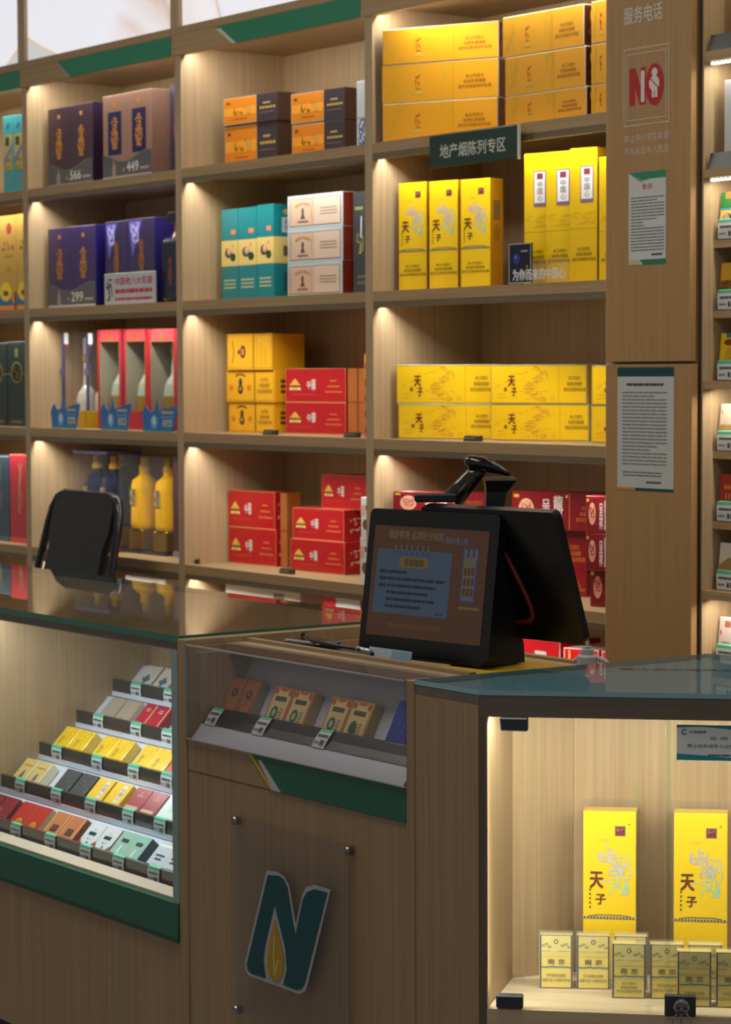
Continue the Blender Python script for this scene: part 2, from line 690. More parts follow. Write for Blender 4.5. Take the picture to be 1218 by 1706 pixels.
def dragon(p, fr, seed, u0, v0, u1, v1, mat, k=1):
    r = random.Random(seed)
    pts = []
    for i in range(22):
        t = i / 21
        pts.append((u0 + (u1 - u0) * (.5 + .36 * math.sin(t * 6.5 + .5) * (1 - .3 * t)), v1 - (v1 - v0) * t))
    p.line(fr, pts, fr.H * .05, mat, k)
    for i in range(0, 22, 2):
        u, v = pts[i]
        a = r.uniform(0, 6.28)
        p.line(fr, [(u, v), (u + .06 * math.cos(a) * (u1 - u0) * 6 * .5, v + .12 * (v1 - v0) * math.sin(a)), (u + .1 * math.cos(a + .6) * (u1 - u0) * 3, v + .18 * (v1 - v0) * math.sin(a + .6))], fr.H * .025, mat, k)
    p.ell(fr, (u0 + u1) / 2 - .02, v1 - .04, (u1 - u0) * .18, (v1 - v0) * .08, mat, k, 9)


def seal(p, fr, u0, v0, u1, v1, k=1):
    p.rect(fr, u0, v0, u1, v1, ink('#6d6a60'), k)
    a, b = (u1 - u0) * .1, (v1 - v0) * .1
    p.rect(fr, u0 + a, v0 + b, u1 - a, v1 - b, ink('#7c2430'), k + 1)
    p.squig(fr, 3, u0 + 2 * a, v0 + 2 * b, u1 - 2 * a, v1 - 2 * b, ink('#c48a72'), 4, fr.W * .008, k + 2, 6)


YEL = '#f4c90a'


def d_dragon_yellow(p, w, d, h):
    yp = print_(YEL)
    p.box(0, 0, 0, w, d, h, SIL, .0022, {'top': M('#e9dfae', .25), 'front': yp, 'right': yp, 'left': yp, 'back': yp})
    f = front(w, d, h)
    p.frame(f, .004, .01, .996, .99, .0022, M('#b8a85a', .3, .3))
    cl = ink('#d69a1a')
    r = random.Random(7)
    for _ in range(26):
        u, v = r.uniform(.03, .64), r.uniform(.06, .9)
        p.line(f, [(u, v), (u + .018, v + .02), (u + .045, v)], .0013, cl)
    dm = ink('#d9a127')
    for i in range(9):
        t = i / 8
        cu = .48 + .07 * math.sin(t * 6.5 + .5)
        p.squig(f, 60 + i, cu - .055, .84 - .76 * t, cu + .055, .98 - .80 * t, dm, 5, .0021, 1, 7)
    p.line(f, [(.71, .02), (.71, .98)], .0009, ink('#b08a10'))
    p.text(f, '天', .188, .45, .258, .71, BR, 3, .045)
    p.text(f, '子', .220, .20, .275, .41, BR, 3, .045)
    p.rect(f, .145, .32, .175, .42, ink('#8a5a20'), 2)
    warn(p, f, .76, .985, .72, .145, BRW)


def d_amber(p, w, d, h):
    p.box(0, 0, 0, w, d, h, M('#d6c7a4', .25), .0022, {'top': M('#f0e6cf', .25), 'right': print_('#5e2c19'), 'left': print_('#5e2c19'), 'front': print_('#eda91b'), 'bottom': print_('#eda91b')})
    f = front(w, d, h)
    cl = ink('#d9b41e')
    p.squig(f, 11, .01, .03, .16, .97, cl, 5, .002)
    p.squig(f, 12, .52, .05, .62, .95, cl, 6, .002)
    p.line(f, [(.62, .02), (.62, .98)], .0008, ink('#b78412'))
    for i, s in enumerate((41, 42, 43)):
        p.squig(f, s, .295, .58 - .13 * i, .335, .70 - .13 * i, ink('#a03c10'), 3, .0018, 2, 6)
    p.poly(f, [(.26, .2), (.315, .33), (.38, .2)], ink('#ddb83f'))
    warn(p, f, .66, .94, .64, .13, ink('#8a5a14'))
    q = right(w, d, h)
    p.squig(q, 4, .3, .3, .7, .7, ink('#b06a30'), 3, .002)


def d_slim(p, w, d, h, low=True):
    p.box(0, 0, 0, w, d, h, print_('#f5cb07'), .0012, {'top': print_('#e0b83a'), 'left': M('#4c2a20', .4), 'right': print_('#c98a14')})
    f = front(w, d, h)
    seal(p, f, .60, .855, .80, .915)
    p.ell(f, .87, .925, .02, .007, ink('#a08020'))
    clm = ink('#c6c6a6')
    p.squig(f, 21, .30, .70, .62, .79, ink('#bdb6c6'), 12, .0016, 1, 6)
    p.squig(f, 22, .48, .60, .92, .73, clm, 16, .0017, 1, 6)
    p.squig(f, 25, .50, .62, .85, .72, ink('#b4b2cc'), 8, .0016)
    p.squig(f, 23, .52, .51, .86, .60, ink('#98cfc4'), 8, .0018)
    p.line(f, [(.36, .585), (.46, .59), (.56, .575)], .003, clm)
    p.squig(f, 24, .22, .805, .5, .84, ink('#e6c24a'), 4, .0010)
    p.text(f, '天', .13, .545, .375, .640, BR, 3, .045)
    p.text(f, '子', .235, .448, .425, .508, BR, 3, .045)
    for i in range(5):
        p.rect(f, .115, .528 - i * .026, .15, .541 - i * .026, ink('#7a5a1a'), 2)
    p.rect(f, .0, .363, 1, .377, ink('#c9b98c'))
    for i in range(16):
        p.rect(f, .02 + i * .061, .365, .05 + i * .061, .375, ink('#5a5340'), 2)
    p.line(f, [(.1, .377), (.28, .385), (.72, .385), (.9, .377)], .0015, ink('#6a6350'), 2)
    p.line(f, [(.0, .363), (1, .363)], .0009, ink('#6a6350'), 2)
    if low:
        warn(p, f, .04, .97, .245, .038, BRW)
    q = right(w, d, h)
    p.rect(q, .25, .62, .75, .80, ink('#8a6a30'))
    p.ell(q, .5, .5, .25, .08, ink('#b5771a'))


def d_heart(p, w, d, h):
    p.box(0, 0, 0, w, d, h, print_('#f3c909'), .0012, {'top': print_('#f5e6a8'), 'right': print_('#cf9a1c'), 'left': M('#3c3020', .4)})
    f = front(w, d, h)
    p.rect(f, .38, .60, .88, .865, ink('#8d7f78'))
    p.rect(f, .42, .62, .84, .855, ink('#efeef0'), 2)
    p.rect(f, .52, .80, .75, .845, ink('#8a3a52'), 3)
    p.vtext(f, '中国心', .54, .632, .73, .785, ink('#3c3c40'), 3)
    p.rect(f, .40, .592, .86, .612, ink('#8d6a84'), 2)
    p.line(f, [(0, .40), (1, .40)], .0009, ink('#b08a10'))
    p.squig(f, 3, .1, .44, .9, .52, ink('#e0b418'), 6, .0016)
    warn(p, f, .08, .95, .265, .038, BRW)


RED = '#b31319'


def d_gate(p, w, d, h):
    """red carton with the gold gatehouse"""
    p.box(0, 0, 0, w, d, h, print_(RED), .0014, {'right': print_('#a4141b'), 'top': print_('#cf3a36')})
    f = front(w, d, h)
    p.frame(f, 0, 0, 1, 1, .0016, ink('#c98a5a'))
    g, g2, dk = ink('#d8b04a'), ink('#e8d08a'), ink('#7a5a20')
    u = .06
    p.poly(f, [(u, .36), (u + .20, .36), (u + .19, .43), (u + .01, .43)], g2)
    p.poly(f, [(u + .02, .43), (u + .18, .43), (u + .165, .53), (u + .035, .53)], dk)
    p.poly(f, [(u + .0, .50), (u + .20, .50), (u + .15, .58), (u + .05, .58)], g, 2)
    p.poly(f, [(u + .04, .58), (u + .16, .58), (u + .11, .69), (u + .09, .69)], g, 2)
    for i in range(4):
        p.rect(f, u + .045 + i * .03, .37, u + .055 + i * .03, .42, dk, 2)
    p.text(f, '中', .365, .39, .425, .64, ink('#e0d8d2'), 3, .02)
    p.text(f, '華', .437, .34, .51, .68, ink('#e0d8d2'), 3, .02)
    for i, (a, b) in enumerate(((.74, .86), (.70, .90), (.66, .94))):
        p.lines(f, i, a, .60 - .16 * i, b, .66 - .16 * i, 1, ink('#d0683a'), 2, .9, 0)
    p.rect(f, .12, .22, .50, .235, ink('#cf5a3a'))
    q = right(w, d, h)
    p.squig(q, 8, .25, .5, .75, .72, ink('#e6c8b8'), 3, .002)
    p.squig(q, 9, .25, .28, .75, .46, ink('#e6c8b8'), 3, .002)


def d_phoenix(p, w, d, h):
    p.box(0, 0, 0, w, d, h, print_('#86121d'), .0014, {'top': M('#b02a34', .2)})
    f = front(w, d, h)
    gold, wh = ink('#e2c34a'), ink('#e9dcd8')
    p.ell(f, .16, .52, .085, .30, ink('#d9c592'))
    p.ell(f, .16, .52, .07, .25, ink('#e8a08c'), 2)
    p.squig(f, 5, .11, .35, .21, .70, ink('#b5303a'), 5, .002, 3)
    p.text(f, '呈', .335, .48, .42, .80, wh, 3, .03)
    p.text(f, '祥', .335, .12, .42, .46, wh, 3, .03)
    p.text(f, '龍', .46, .50, .56, .90, wh, 3, .03)
    p.text(f, '鳳', .46, .10, .56, .47, wh, 3, .03)
    p.line(f, [(.63, .02), (.63, .98)], .001, gold)
    warn(p, f, .70, .98, .66, .15, ink('#d8843c'))
    p.rect(f, .02, .84, .08, .92, ink('#c9b23c'))
    p.ell(f, .60, .88, .012, .04, gold)


def d_lotus(p, w, d, h):
    teal = print_('#138089')
    p.box(0, 0, 0, w, d, h, teal, .0012, {'top': print_('#c6b87a')})
    yl = ink('#e3c877')
    for f, side in ((front(w, d, h), 0), (right(w, d, h), 1)):
        p.rect(f, .0, .375, 1, .655, yl)
        if not side:
            p.ell(f, .42, .52, .20, .055, ink('#2f4a35'), 2)
            p.ell(f, .70, .47, .16, .045, ink('#1f4a2a'), 2)
            p.ell(f, .47, .535, .13, .04, ink('#df9a9a'), 3)
            p.ell(f, .47, .545, .06, .022, ink('#f0c2b8'), 4)
            p.ell(f, .68, .595, .05, .02, ink('#d98a80'), 3)
            p.rect(f, .58, .72, .86, .77, ink('#d8835e'), 2)
            p.lines(f, 2, .15, .12, .85, .24, 3, ink('#b9c7a0'), 2, .45, 0)
        else:
            p.rect(f, .35, .45, .65, .56, ink('#6a5a3a'), 2)
            p.rect(f, .3, .70, .75, .86, ink('#b9c9cf'), 2)
            p.vtext(f, '荷花', .38, .72, .67, .84, ink('#4a6a86'), 3)
            p.ell(f, .5, .92, .17, .03, ink('#b9a05a'), 2)
            p.rect(f, .35, .08, .6, .28, ink('#2a5c60'), 2)


def d_cream(p, w, d, h):
    p.box(0, 0, 0, w, d, h, M('#b6c4ca', .3), .0012, {'right': print_('#7c2a1c')})
    f = front(w, d, h)
    p.frame(f, .035, .08, .965, .90, .0016, ink('#5a534c'), 1)
    p.rect(f, .045, .10, .955, .885, ink('#c9ad97'), 2)
    p.rect(f, .50, .10, .955, .885, ink('#cfb9a8'), 3)
    pk = ink('#b98a62')
    for i in range(7):
        a = math.pi * (.15 + .7 * i / 6)
        p.ell(f, .28 - .13 * math.cos(a), .62 + .13 * math.sin(a), .022, .045, pk, 4, 8)
    p.line(f, [(.06, .2), (.08, .5), (.06, .8)], .002, pk, 4)
    p.line(f, [(.46, .2), (.44, .5), (.46, .8)], .002, pk, 4)
    p.poly(f, [(.24, .30), (.33, .30), (.30, .44), (.31, .52), (.26, .52), (.27, .44)], ink('#5a4c46'), 4)
    p.ell(f, .285, .56, .025, .06, ink('#6a5a52'), 4, 10)
    p.lines(f, 3, .19, .18, .38, .25, 1, ink('#7a6a60'), 4, .8, 0)
    p.lines(f, 4, .60, .36, .90, .62, 3, ink('#8d7b6e'), 4, .4, .0)


def d_house(p, w, d, h, turned=False):
    """golden yellow carton in two panels with an oval figure"""
    p.box(0, 0, 0, w, d, h, print_('#edb01c'), .0014)
    f = front(w, d, h)
    dk = ink('#4a3526')
    p.frame(f, .02, .05, .585, .96, .0013, ink('#a87a18'))
    p.frame(f, .605, .05, .985, .96, .0013, ink('#a87a18'))
    p.rect(f, .587, .0, .602, 1, ink('#8a621a'))
    if turned:
        p.line(f, [(.13, .2), (.16, .5), (.13, .8)], .003, dk, 2)
        p.ell(f, .36, .5, .06, .18, ink('#6a2436'), 2)
        p.ell(f, .36, .5, .03, .10, ink('#c9a04a'), 3)
        p.ell(f, .27, .5, .025, .07, dk, 2)
        for i in range(3):
            p.lines(f, i, .66 + .09 * i, .12, .69 + .09 * i, .9 - .15 * i, 16, ink('#a8801c'), 2, .5, 0)
    else:
        p.line(f, [(.20, .80), (.25, .86), (.35, .86), (.40, .80)], .004, dk, 2)
        p.ell(f, .30, .40, .055, .15, dk, 2)
        p.ell(f, .30, .62, .035, .13, dk, 2)
        p.ell(f, .30, .42, .025, .07, ink('#c9a04a'), 3)
        o = ink('#d9801e')
        p.ell(f, .11, .45, .045, .10, o, 2)
        p.ell(f, .48, .45, .045, .10, o, 2)
        warn(p, f, .65, .95, .78, .18, ink('#8a6418'))
    if not turned:
        q = right(w, d, h)
        for i in range(3):
            p.rect(q, .25, .28 + .16 * i, .5, .38 + .16 * i, ink('#6a3a14'))
        p.rect(q, .8, .2, 1, .8, ink('#8d8a84'))


def d_orange(p, w, d, h):
    p.box(0, 0, 0, w, d, h, print_('#3c3236'), .0014, {'top': print_('#8a7a70'), 'right': print_('#4a2f26')})
    f = front(w, d, h)
    p.rect(f, .0, .03, .62, .985, ink('#c9a27a'))
    p.rect(f, .015, .07, .61, .95, ink('#d98218'), 2)
    p.rect(f, .015, .34, .61, .62, ink('#eda02a'), 3)
    p.rect(f, .06, .76, .12, .84, ink('#7a3a14'), 4)
    for i, s in enumerate((1, 2)):
        p.squig(f, s, .20 + .11 * i, .36, .29 + .11 * i, .64, ink('#5a3418'), 3, .0028, 4, 7)
    p.ell(f, .47, .5, .05, .15, ink('#d9a04a'), 4)
    p.frame(f, .44, .36, .50, .64, .001, ink('#a8742a'), 5)
    p.rect(f, .2, .2, .45, .23, ink('#a85f14'), 4)
    for i in range(6):
        p.poly(f, [(.68 + .05 * i, .50), (.70 + .05 * i, .55), (.72 + .05 * i, .50), (.70 + .05 * i, .45)], ink('#d9b84a'), 2)
    p.lines(f, 4, .74, .62, .88, .70, 1, ink('#b8a070'), 2, .7, 0)
    p.lines(f, 5, .68, .30, .96, .36, 1, ink('#6a5a5c'), 2, .7, 0)


def callig(p, f, u0, u1, v0, v1, mat, seed=1, k=3):
    """vertical brush-like emblem standing on an oval bottle outline"""
    c = (u0 + u1) / 2
    r = random.Random(seed)
    a = (u1 - u0) / 2
    for s in range(9):
        v = v1 - (v1 - v0) * s / 9
        e = a * (.35 + .5 * math.sin(s * 1.9) ** 2)
        p.line(f, [(c - e, v - .01 * r.random()), (c + e * .4, v + .015), (c + e, v - .02)], .0042, mat, k)
        p.line(f, [(c + (r.random() - .5) * a, v), (c + (r.random() - .5) * a, v - (v1 - v0) / 8)], .005, mat, k)
    for i in range(16):
        t0, t1 = math.tau * i / 16, math.tau * (i + 1) / 16
        p.line(f, [(c + a * .75 * math.cos(t0), v0 + (v1 - v0) * (.34 + .20 * math.sin(t0))), (c + a * .75 * math.cos(t1), v0 + (v1 - v0) * (.34 + .20 * math.sin(t1)))], .0045, mat, k)
    p.rect(f, c - (u1 - u0) * .28, v0, c + (u1 - u0) * .28, v0 + (v1 - v0) * .07, mat, k)


def d_gift(p, w, d, h, base, side, gold, price=None, panels=None, wave=True):
    p.box(0, 0, 0, w, d, h, print_(base), .0015, {'right': print_(side), 'left': print_(side), 'top': print_(side)})
    f = front(w, d, h)
    p.line(f, [(.5, .01), (.5, .99)], .0012, ink(side))
    for c, m in ((.25, gold), (.75, gold)):
        if panels:
            p.rect(f, c - .14, .29, c + .14, .80, ink(panels))
        callig(p, f, c - .09, c + .09, .36, .72, ink(m), int(c * 100), 3)
        p.rect(f, c - .03, .86, c + .03, .91, ink(m), 2)
    if wave:
        pts = [(0, .0), (1, .0), (1, .30)] + [(1 - i / 12, .25 + .055 * math.sin(i / 12 * 6.3 + 1.2)) for i in range(1, 13)]
        p.poly(f, pts, ink('#5d5f63'), 4)
        p.line(f, [(1 - i / 12, .255 + .055 * math.sin(i / 12 * 6.3 + 1.2)) for i in range(0, 13)], .002, ink('#8a8278'), 5)
        p.rect(f, 0, 0, 1, .035, ink('#c9c7c6'), 5)
        p.rect(f, .20, .04, .27, .17, ink('#a58c86'), 5)
        p.rect(f, .22, .17, .25, .22, ink('#a58c86'), 5)
        if price:
            p.text(f, price, .50, .075, .74, .19, ink('#dcd8d4'), 6, .03)
            p.lines(f, 9, .78, .08, .95, .12, 1, ink('#b0aeac'), 6, .7, 0)
            p.text(f, '¥', .41, .08, .46, .13, ink('#b0aeac'), 6)


def d_tealbox(p, w, d, h):
    p.box(0, 0, 0, w, d, h, print_('#37a3ab'), .0012, {'top': print_('#7fd0d4')})
    f = front(w, d, h)
    p.rect(f, .10, .30, .90, .76, ink('#b9a95a'))
    p.rect(f, .22, .62, .62, .73, ink('#4a4024'), 2)
    p.poly(f, [(.12, .46), (.88, .64), (.88, .56), (.12, .38)], ink('#7a7aa6'), 2)
    p.squig(f, 6, .2, .31, .85, .44, ink('#8f8438'), 5, .003, 2)
    p.poly(f, [(.3, .86), (.5, .92), (.7, .88), (.45, .82)], ink('#2a6a8a'), 2)
    p.rect(f, .42, .16, .56, .24, ink('#a08a92'), 2)
    p.lines(f, 2, .25, .10, .75, .14, 1, ink('#6aa0a0'), 2, .6, 0)


def d_goldbox(p, w, d, h):
    p.box(0, 0, 0, w, d, h, M('#c9a24a', .3, .3), .0015, {'top': M('#e6d6a8', .3)})
    f = front(w, d, h)
    rd = ink('#8c2a1c')
    p.ell(f, .62, .86, .15, .06, rd)
    for i in range(3):
        p.squig(f, 50 + i, .22 + .26 * i, .64, .42 + .26 * i, .72, rd, 3, .004, 2, 6)
    p.lines(f, 5, .35, .55, .85, .59, 1, ink('#9a7428'), 2, .5, 0)
    p.rect(f, .48, .40, .72, .46, ink('#b98234'), 2)
    p.rect(f, 0, 0, .9, .055, ink('#d88a2c'), 3)
    p.poly(f, [(0, .055), (.9, .055), (.6, .16), (0, .17)], ink('#2f6a9a'), 3)
    p.ell(f, .42, .20, .34, .10, ink('#e0c33a'), 4)
    p.rect(f, .28, .16, .56, .21, ink('#6a4a2a'), 5)
    p.rect(f, .90, .0, 1, .2, ink('#8e1f22'), 3)


def d_greenbox(p, w, d, h):
    p.box(0, 0, 0, w, d, h, print_('#16261f'), .0015, {'top': print_('#7a8a86')})
    f = front(w, d, h)
    g = ink('#7a7440')
    p.ell(f, .5, .64, .30, .13, g)
    p.ell(f, .5, .64, .24, .105, ink('#1a1f1a'), 2)
    p.squig(f, 3, .36, .57, .64, .70, ink('#8a5a30'), 4, .003, 3)
    p.rect(f, .42, .82, .58, .92, ink('#6a7440'), 2)
    p.rect(f, .2, .04, .8, .07, g, 2)
    p.line(f, [(0, .62), (.2, .62)], .004, g, 2)
    p.line(f, [(.8, .62), (1, .62)], .004, g, 2)


def d_plainbook(p, w, d, h, c, c2):
    p.box(0, 0, 0, w, d, h, print_(c), .0015, {'top': print_(c2)})
    f = front(w, d, h)
    p.squig(f, 14, .45, .35, .6, .9, ink('#b9a878'), 5, .003, 2)
    p.rect(f, 0, 0, 1, .06, ink(c2), 2)


DS = {}

# ------------------------------------------------------------------ goods on the wall shelves
IT = {'b0A1':(-0.220,0.050,2.0280,0.069,0.2465,0),
'b0A2':(-0.152,0.050,2.0280,0.068,0.2443,0),
'b0B1':(-0.281,0.060,1.6600,0.118,0.3031,0),
'b0B2':(-0.159,0.060,1.6600,0.115,0.3040,0),
'b0C1':(-0.344,0.050,1.2920,0.132,0.2664,0),
'b0C2':(-0.211,0.050,1.2920,0.125,0.2685,0),
'b0D1':(-0.345,0.050,0.9210,0.137,0.2739,0),
'b0D2':(-0.204,0.050,0.9210,0.137,0.2812,0),
'b1A1':(0.076,0.050,2.0280,0.274,0.2427,0),
'b1A2':(0.429,0.040,2.0280,0.277,0.2474,0),
'b1A3':(0.678,0.100,2.0280,0.121,0.2605,0),
'b1B1':(0.067,0.050,1.6600,0.293,0.2450,0),
'b1B2':(0.418,0.050,1.6600,0.133,0.2469,0),
'b1B3':(0.551,0.050,1.6600,0.152,0.2486,0),
'sign':(0.463,0.020,1.6600,0.287,0.0917,0),
'bot':(0.748,0.030,1.6600,0.124,0.1280,0),
'b1C1':(0.049,0.100,1.2920,0.147,0.2971,0),
'b1C2':(0.200,0.100,1.2920,0.081,0.2946,0),
'b1C3':(0.295,0.090,1.2920,0.147,0.2985,0),
'b1C4':(0.449,0.090,1.2920,0.142,0.2976,0),
'b1C5':(0.624,0.070,1.2920,0.166,0.2945,0),
'tag1':(0.113,0.030,1.2920,0.176,0.0758,0),
'tag2':(0.434,0.020,1.2920,0.175,0.0783,0),
'tag3':(0.693,0.010,1.2920,0.191,0.0734,0),
'b1D1':(0.010,0.140,0.9210,0.114,0.2938,0),
'b1D2':(0.143,0.130,0.9210,0.191,0.2972,0),
'b1D3':(0.355,0.120,0.9210,0.159,0.2951,0),
'b1D4':(0.500,0.120,0.9210,0.161,0.2986,0),
'b1D5':(0.660,0.120,0.9210,0.122,0.2990,0),
'b2A1':(1.017,0.090,2.0280,0.235,0.1125,4),
'b2A1t':(1.020,0.085,2.1405,0.240,0.0772,4),
'b2A2':(1.362,0.080,2.0280,0.213,0.0877,5),
'b2A2t':(1.358,0.080,2.1157,0.218,0.0829,5),
'b2A3':(1.682,0.060,2.0280,0.047,0.1703,0),
'b2B1':(0.980,0.100,1.6600,0.086,0.2541,0),
'b2B2':(1.066,0.100,1.6600,0.093,0.2541,0),
'b2B3':(1.159,0.100,1.6600,0.082,0.2570,0),
'b2B4':(1.336,0.080,1.6600,0.246,0.0892,1),
'b2B5':(1.337,0.080,1.7492,0.248,0.0896,1),
'b2B6':(1.338,0.080,1.8387,0.248,0.0894,1),
'b2B7':(1.609,0.100,1.6600,0.089,0.2647,0),
'b2C1':(0.971,0.125,1.2920,0.200,0.0846,6),
'b2C2':(0.968,0.120,1.3766,0.211,0.0896,6),
'b2C3':(0.980,0.115,1.4662,0.197,0.1010,6),
'b2C4':(1.206,0.160,1.2920,0.265,0.0858,3),
'b2C5':(1.207,0.160,1.3778,0.264,0.0923,3),
'b2C6':(1.709,0.060,1.2920,0.026,0.2130,0),
'b2D1':(0.943,0.140,0.9210,0.219,0.1024,4),
'b2D2':(0.941,0.140,1.0234,0.216,0.1041,4),
'b2D3':(1.284,0.120,0.9210,0.231,0.0869,4),
'b2D4':(1.282,0.130,1.0079,0.218,0.0847,4),
'b2D5':(1.362,0.170,1.0927,0.189,0.0914,4),
'b2D6':(1.703,0.050,0.9210,0.034,0.1151,0),
'b2D7':(1.707,0.050,1.0361,0.031,0.1035,0),
'b3A1':(1.860,0.010,2.0280,0.317,0.0933,25),
'b3A2':(1.858,0.010,2.1213,0.321,0.0946,25),
'b3A3':(1.861,0.010,2.2159,0.319,0.0880,25),
'b3A4':(2.301,0.040,2.0280,0.277,0.0715,2),
'b3A5':(2.301,0.040,2.0995,0.273,0.0905,2),
'b3A6':(2.292,0.040,2.1900,0.277,0.0941,2),
'b3A7':(2.594,0.050,2.0280,0.077,0.0740,2),
'b3B1':(1.859,0.060,1.6600,0.094,0.2683,11),
'b3B2':(1.984,0.060,1.6600,0.093,0.2645,11),
'b3B3':(2.108,0.060,1.6600,0.094,0.2606,11),
'b3B4':(2.359,0.050,1.6600,0.062,0.3031,12),
'b3B5':(2.438,0.050,1.6600,0.064,0.3013,12),
'b3B6':(2.522,0.050,1.6600,0.059,0.3030,12),
'b3B7':(2.609,0.060,1.6600,0.053,0.2781,12),
'card':(2.352,0.010,1.6600,0.080,0.0939,0),
'b3C1':(1.867,0.050,1.2920,0.245,0.0871,28),
'b3C2':(1.860,0.050,1.3791,0.250,0.0976,28),
'b3C3':(2.147,0.120,1.2920,0.261,0.0885,25),
'b3C4':(2.148,0.120,1.3805,0.255,0.0945,25),
'b3C5':(2.480,0.150,1.2920,0.084,0.0879,25),
'b3C6':(2.482,0.150,1.3799,0.083,0.0919,25),
'b3D1':(1.879,0.030,0.9210,0.229,0.0724,30),
'b3D4':(2.177,0.120,0.9210,0.234,0.0594,25),
'b3D5':(2.177,0.120,0.9804,0.234,0.0993,25),
'b3D6':(2.229,0.120,1.0797,0.199,0.0923,25),
'b3D7':(2.558,0.080,0.9210,0.096,0.0854,20),
'b3D8':(2.577,0.050,1.0064,0.098,0.1696,20),
}

MESH = {}


def good(key, design, d, name, label, cat, group=None, args=(), w=None, h=None, dx=0, dy=0):
    x, y, z, iw, ih, yaw = IT[key]
    w, h = w or iw, h or ih
    mk = (design.__name__, round(w, 3), round(h, 4), round(d, 3), args)
    if mk in MESH:
        o = MESH[mk].copy()
        COL.objects.link(o)
    else:
        p = Pk()
        design(p, w, d, h, *args)
        o = p.obj(name)
        MESH[mk] = o
    o.name = name
    o.location = (x + dx, y + dy, z + .0003)
    o.rotation_euler = (0, 0, R_(yaw))
    return tag(o, label, cat, group)


G = 'gift boxes at the far left'
good('b0A1', d_tealbox, .1, 'gift_box', 'turquoise gift box on the top shelf, cut by the left picture edge', 'gift box', G, w=.066)
good('b0A2', d_tealbox, .1, 'gift_box', 'turquoise gift box on the top shelf, against the first upright', 'gift box', G, w=.066)
good('b0B1', d_goldbox, .12, 'gift_box', 'gold gift box with a red oval, whole one at the left picture edge', 'gift box', G)
good('b0B2', d_goldbox, .12, 'gift_box', 'gold gift box with a red oval, half hidden by the first upright', 'gift box', G, w=.113)
good('b0C1', d_greenbox, .12, 'gift_box', 'black-green gift box with a gold oval, cut by the left picture edge', 'gift box', G, w=.129)
good('b0C2', d_greenbox, .12, 'gift_box', 'black-green gift box with a gold oval, next to the first upright', 'gift box', G)
good('b0D1', d_plainbook, .12, 'gift_box', 'slate-blue gift box at the left edge, beside a red one', 'gift box', G, ('#33495a', '#5a7488'), w=.135)
good('b0D2', d_plainbook, .12, 'gift_box', 'tall red gift box left of the black chair', 'gift box', G, ('#b92a34', '#d85a5e'), w=.135)

G = 'liquor gift boxes'
good('b1A1', d_gift, .1, 'liquor_gift_box', 'dark plum liquor gift box with price 566 on a grey wave', 'liquor box', G, ('#43283a', '#2a1c38', '#c98a3a', '566'))
good('b1A2', d_gift, .1, 'liquor_gift_box', 'pinkish tan liquor gift box with two navy panels, price 449', 'liquor box', G, ('#a9806c', '#8f7064', '#d88e4a', '449', '#2c2a5a'))
good('b1A3', d_gift, .1, 'liquor_gift_box', 'dark slate liquor box half hidden by the upright on the top shelf', 'liquor box', G, ('#3c3a52', '#2a2a40', '#b85a5a', None, None, False), dx=.034)
good('b1B1', d_gift, .1, 'liquor_gift_box', 'violet liquor gift box with price 299 on a grey wave', 'liquor box', G, ('#38265c', '#231c66', '#b5763a', '299'))


def d_violet(p, w, d, h):
    p.box(0, 0, 0, w, d, h, print_('#32234f'), .0015, {'right': print_('#2b2470'), 'top': print_('#5a55a8')})
    f = front(w, d, h)
    callig(p, f, .38, .64, .36, .74, ink('#9a5f34'), 4)
    p.poly(f, [(.05, .97), (.55, .97), (.32, .72), (.18, .55)], ink('#6a62c8'), 2)
    p.squig(f, 5, .15, .68, .4, .95, ink('#c9c8ee'), 4, .005, 3)


good('b1B2', d_violet, .1, 'liquor_gift_box', 'violet liquor box behind the white price board, left of two', 'liquor box', G, w=.131)
good('b1B3', d_violet, .1, 'liquor_gift_box', 'violet liquor box behind the white price board, next to the dark bottle', 'liquor box', G, w=.150)

x, y, z, iw, ih, _ = IT['sign']
p = Pk()
p.box(0, 0, 0, iw, .006, ih, M('#c6c9cd', .4), .0008)
f = front(iw, .006, ih)
rd = ink('#c4474f')
p.text(f, '中国老八大名酒', .22, .62, .95, .86, rd, 2, .03)
p.lines(f, 3, .22, .34, .95, .50, 1, rd, 2, .8, 0)
p.lines(f, 4, .22, .10, .95, .24, 1, rd, 2, .6, 0)
p.squig(f, 8, .05, .15, .16, .8, ink('#3c4448'), 7, .004)
tag(p.obj('price_board', None, (x, y, z + .0004)), 'white board with red lettering in front of the violet boxes', 'sign')


def bottle_thing(name, label, group, loc, prof, mats, parts):
    t = thing(name, label, 'bottle', loc, 0, group)
    p = Pk()
    p.lathe(prof, mats[0], n=24)
    p.obj('glass_body', t)
    for nm, pr, m in parts:
        p = Pk()
        p.lathe(pr, m, n=20)
        p.obj(nm, t)
    return t


x, y, z, iw, ih, _ = IT['bot']
t = thing('liquor_bottle', 'dark navy square liquor bottle with a black cap, on the second shelf', 'bottle', (x + .055, y + .05, z + .0004), 0)
p = Pk()
p.box(-.055, -.04, 0, .055, .04, .185, M('#141a33', .12, 0, .6), .012)
f = Frame((-.045, -.0402, .02), (1, 0, 0), (0, 0, 1), .09, .15)
p.frame(f, .05, .0, .95, 1, .003, M('#5a4632', .3, .5))
callig(p, f, .36, .64, .2, .7, ink('#7a4a2e'), 6, 1)
p.obj('body', t)
p = Pk(); p.lathe([(.0, .185), (.028, .185), (.022, .20), (.022, .225), (0, .225)], M('#a3694a', .25, .5)); p.obj('neck', t)
p = Pk(); p.box(-.034, -.03, .225, .034, .03, .258, M('#0d0d12', .2), .004); p.obj('cap', t)

G = 'windowed bottle boxes on the third shelf'


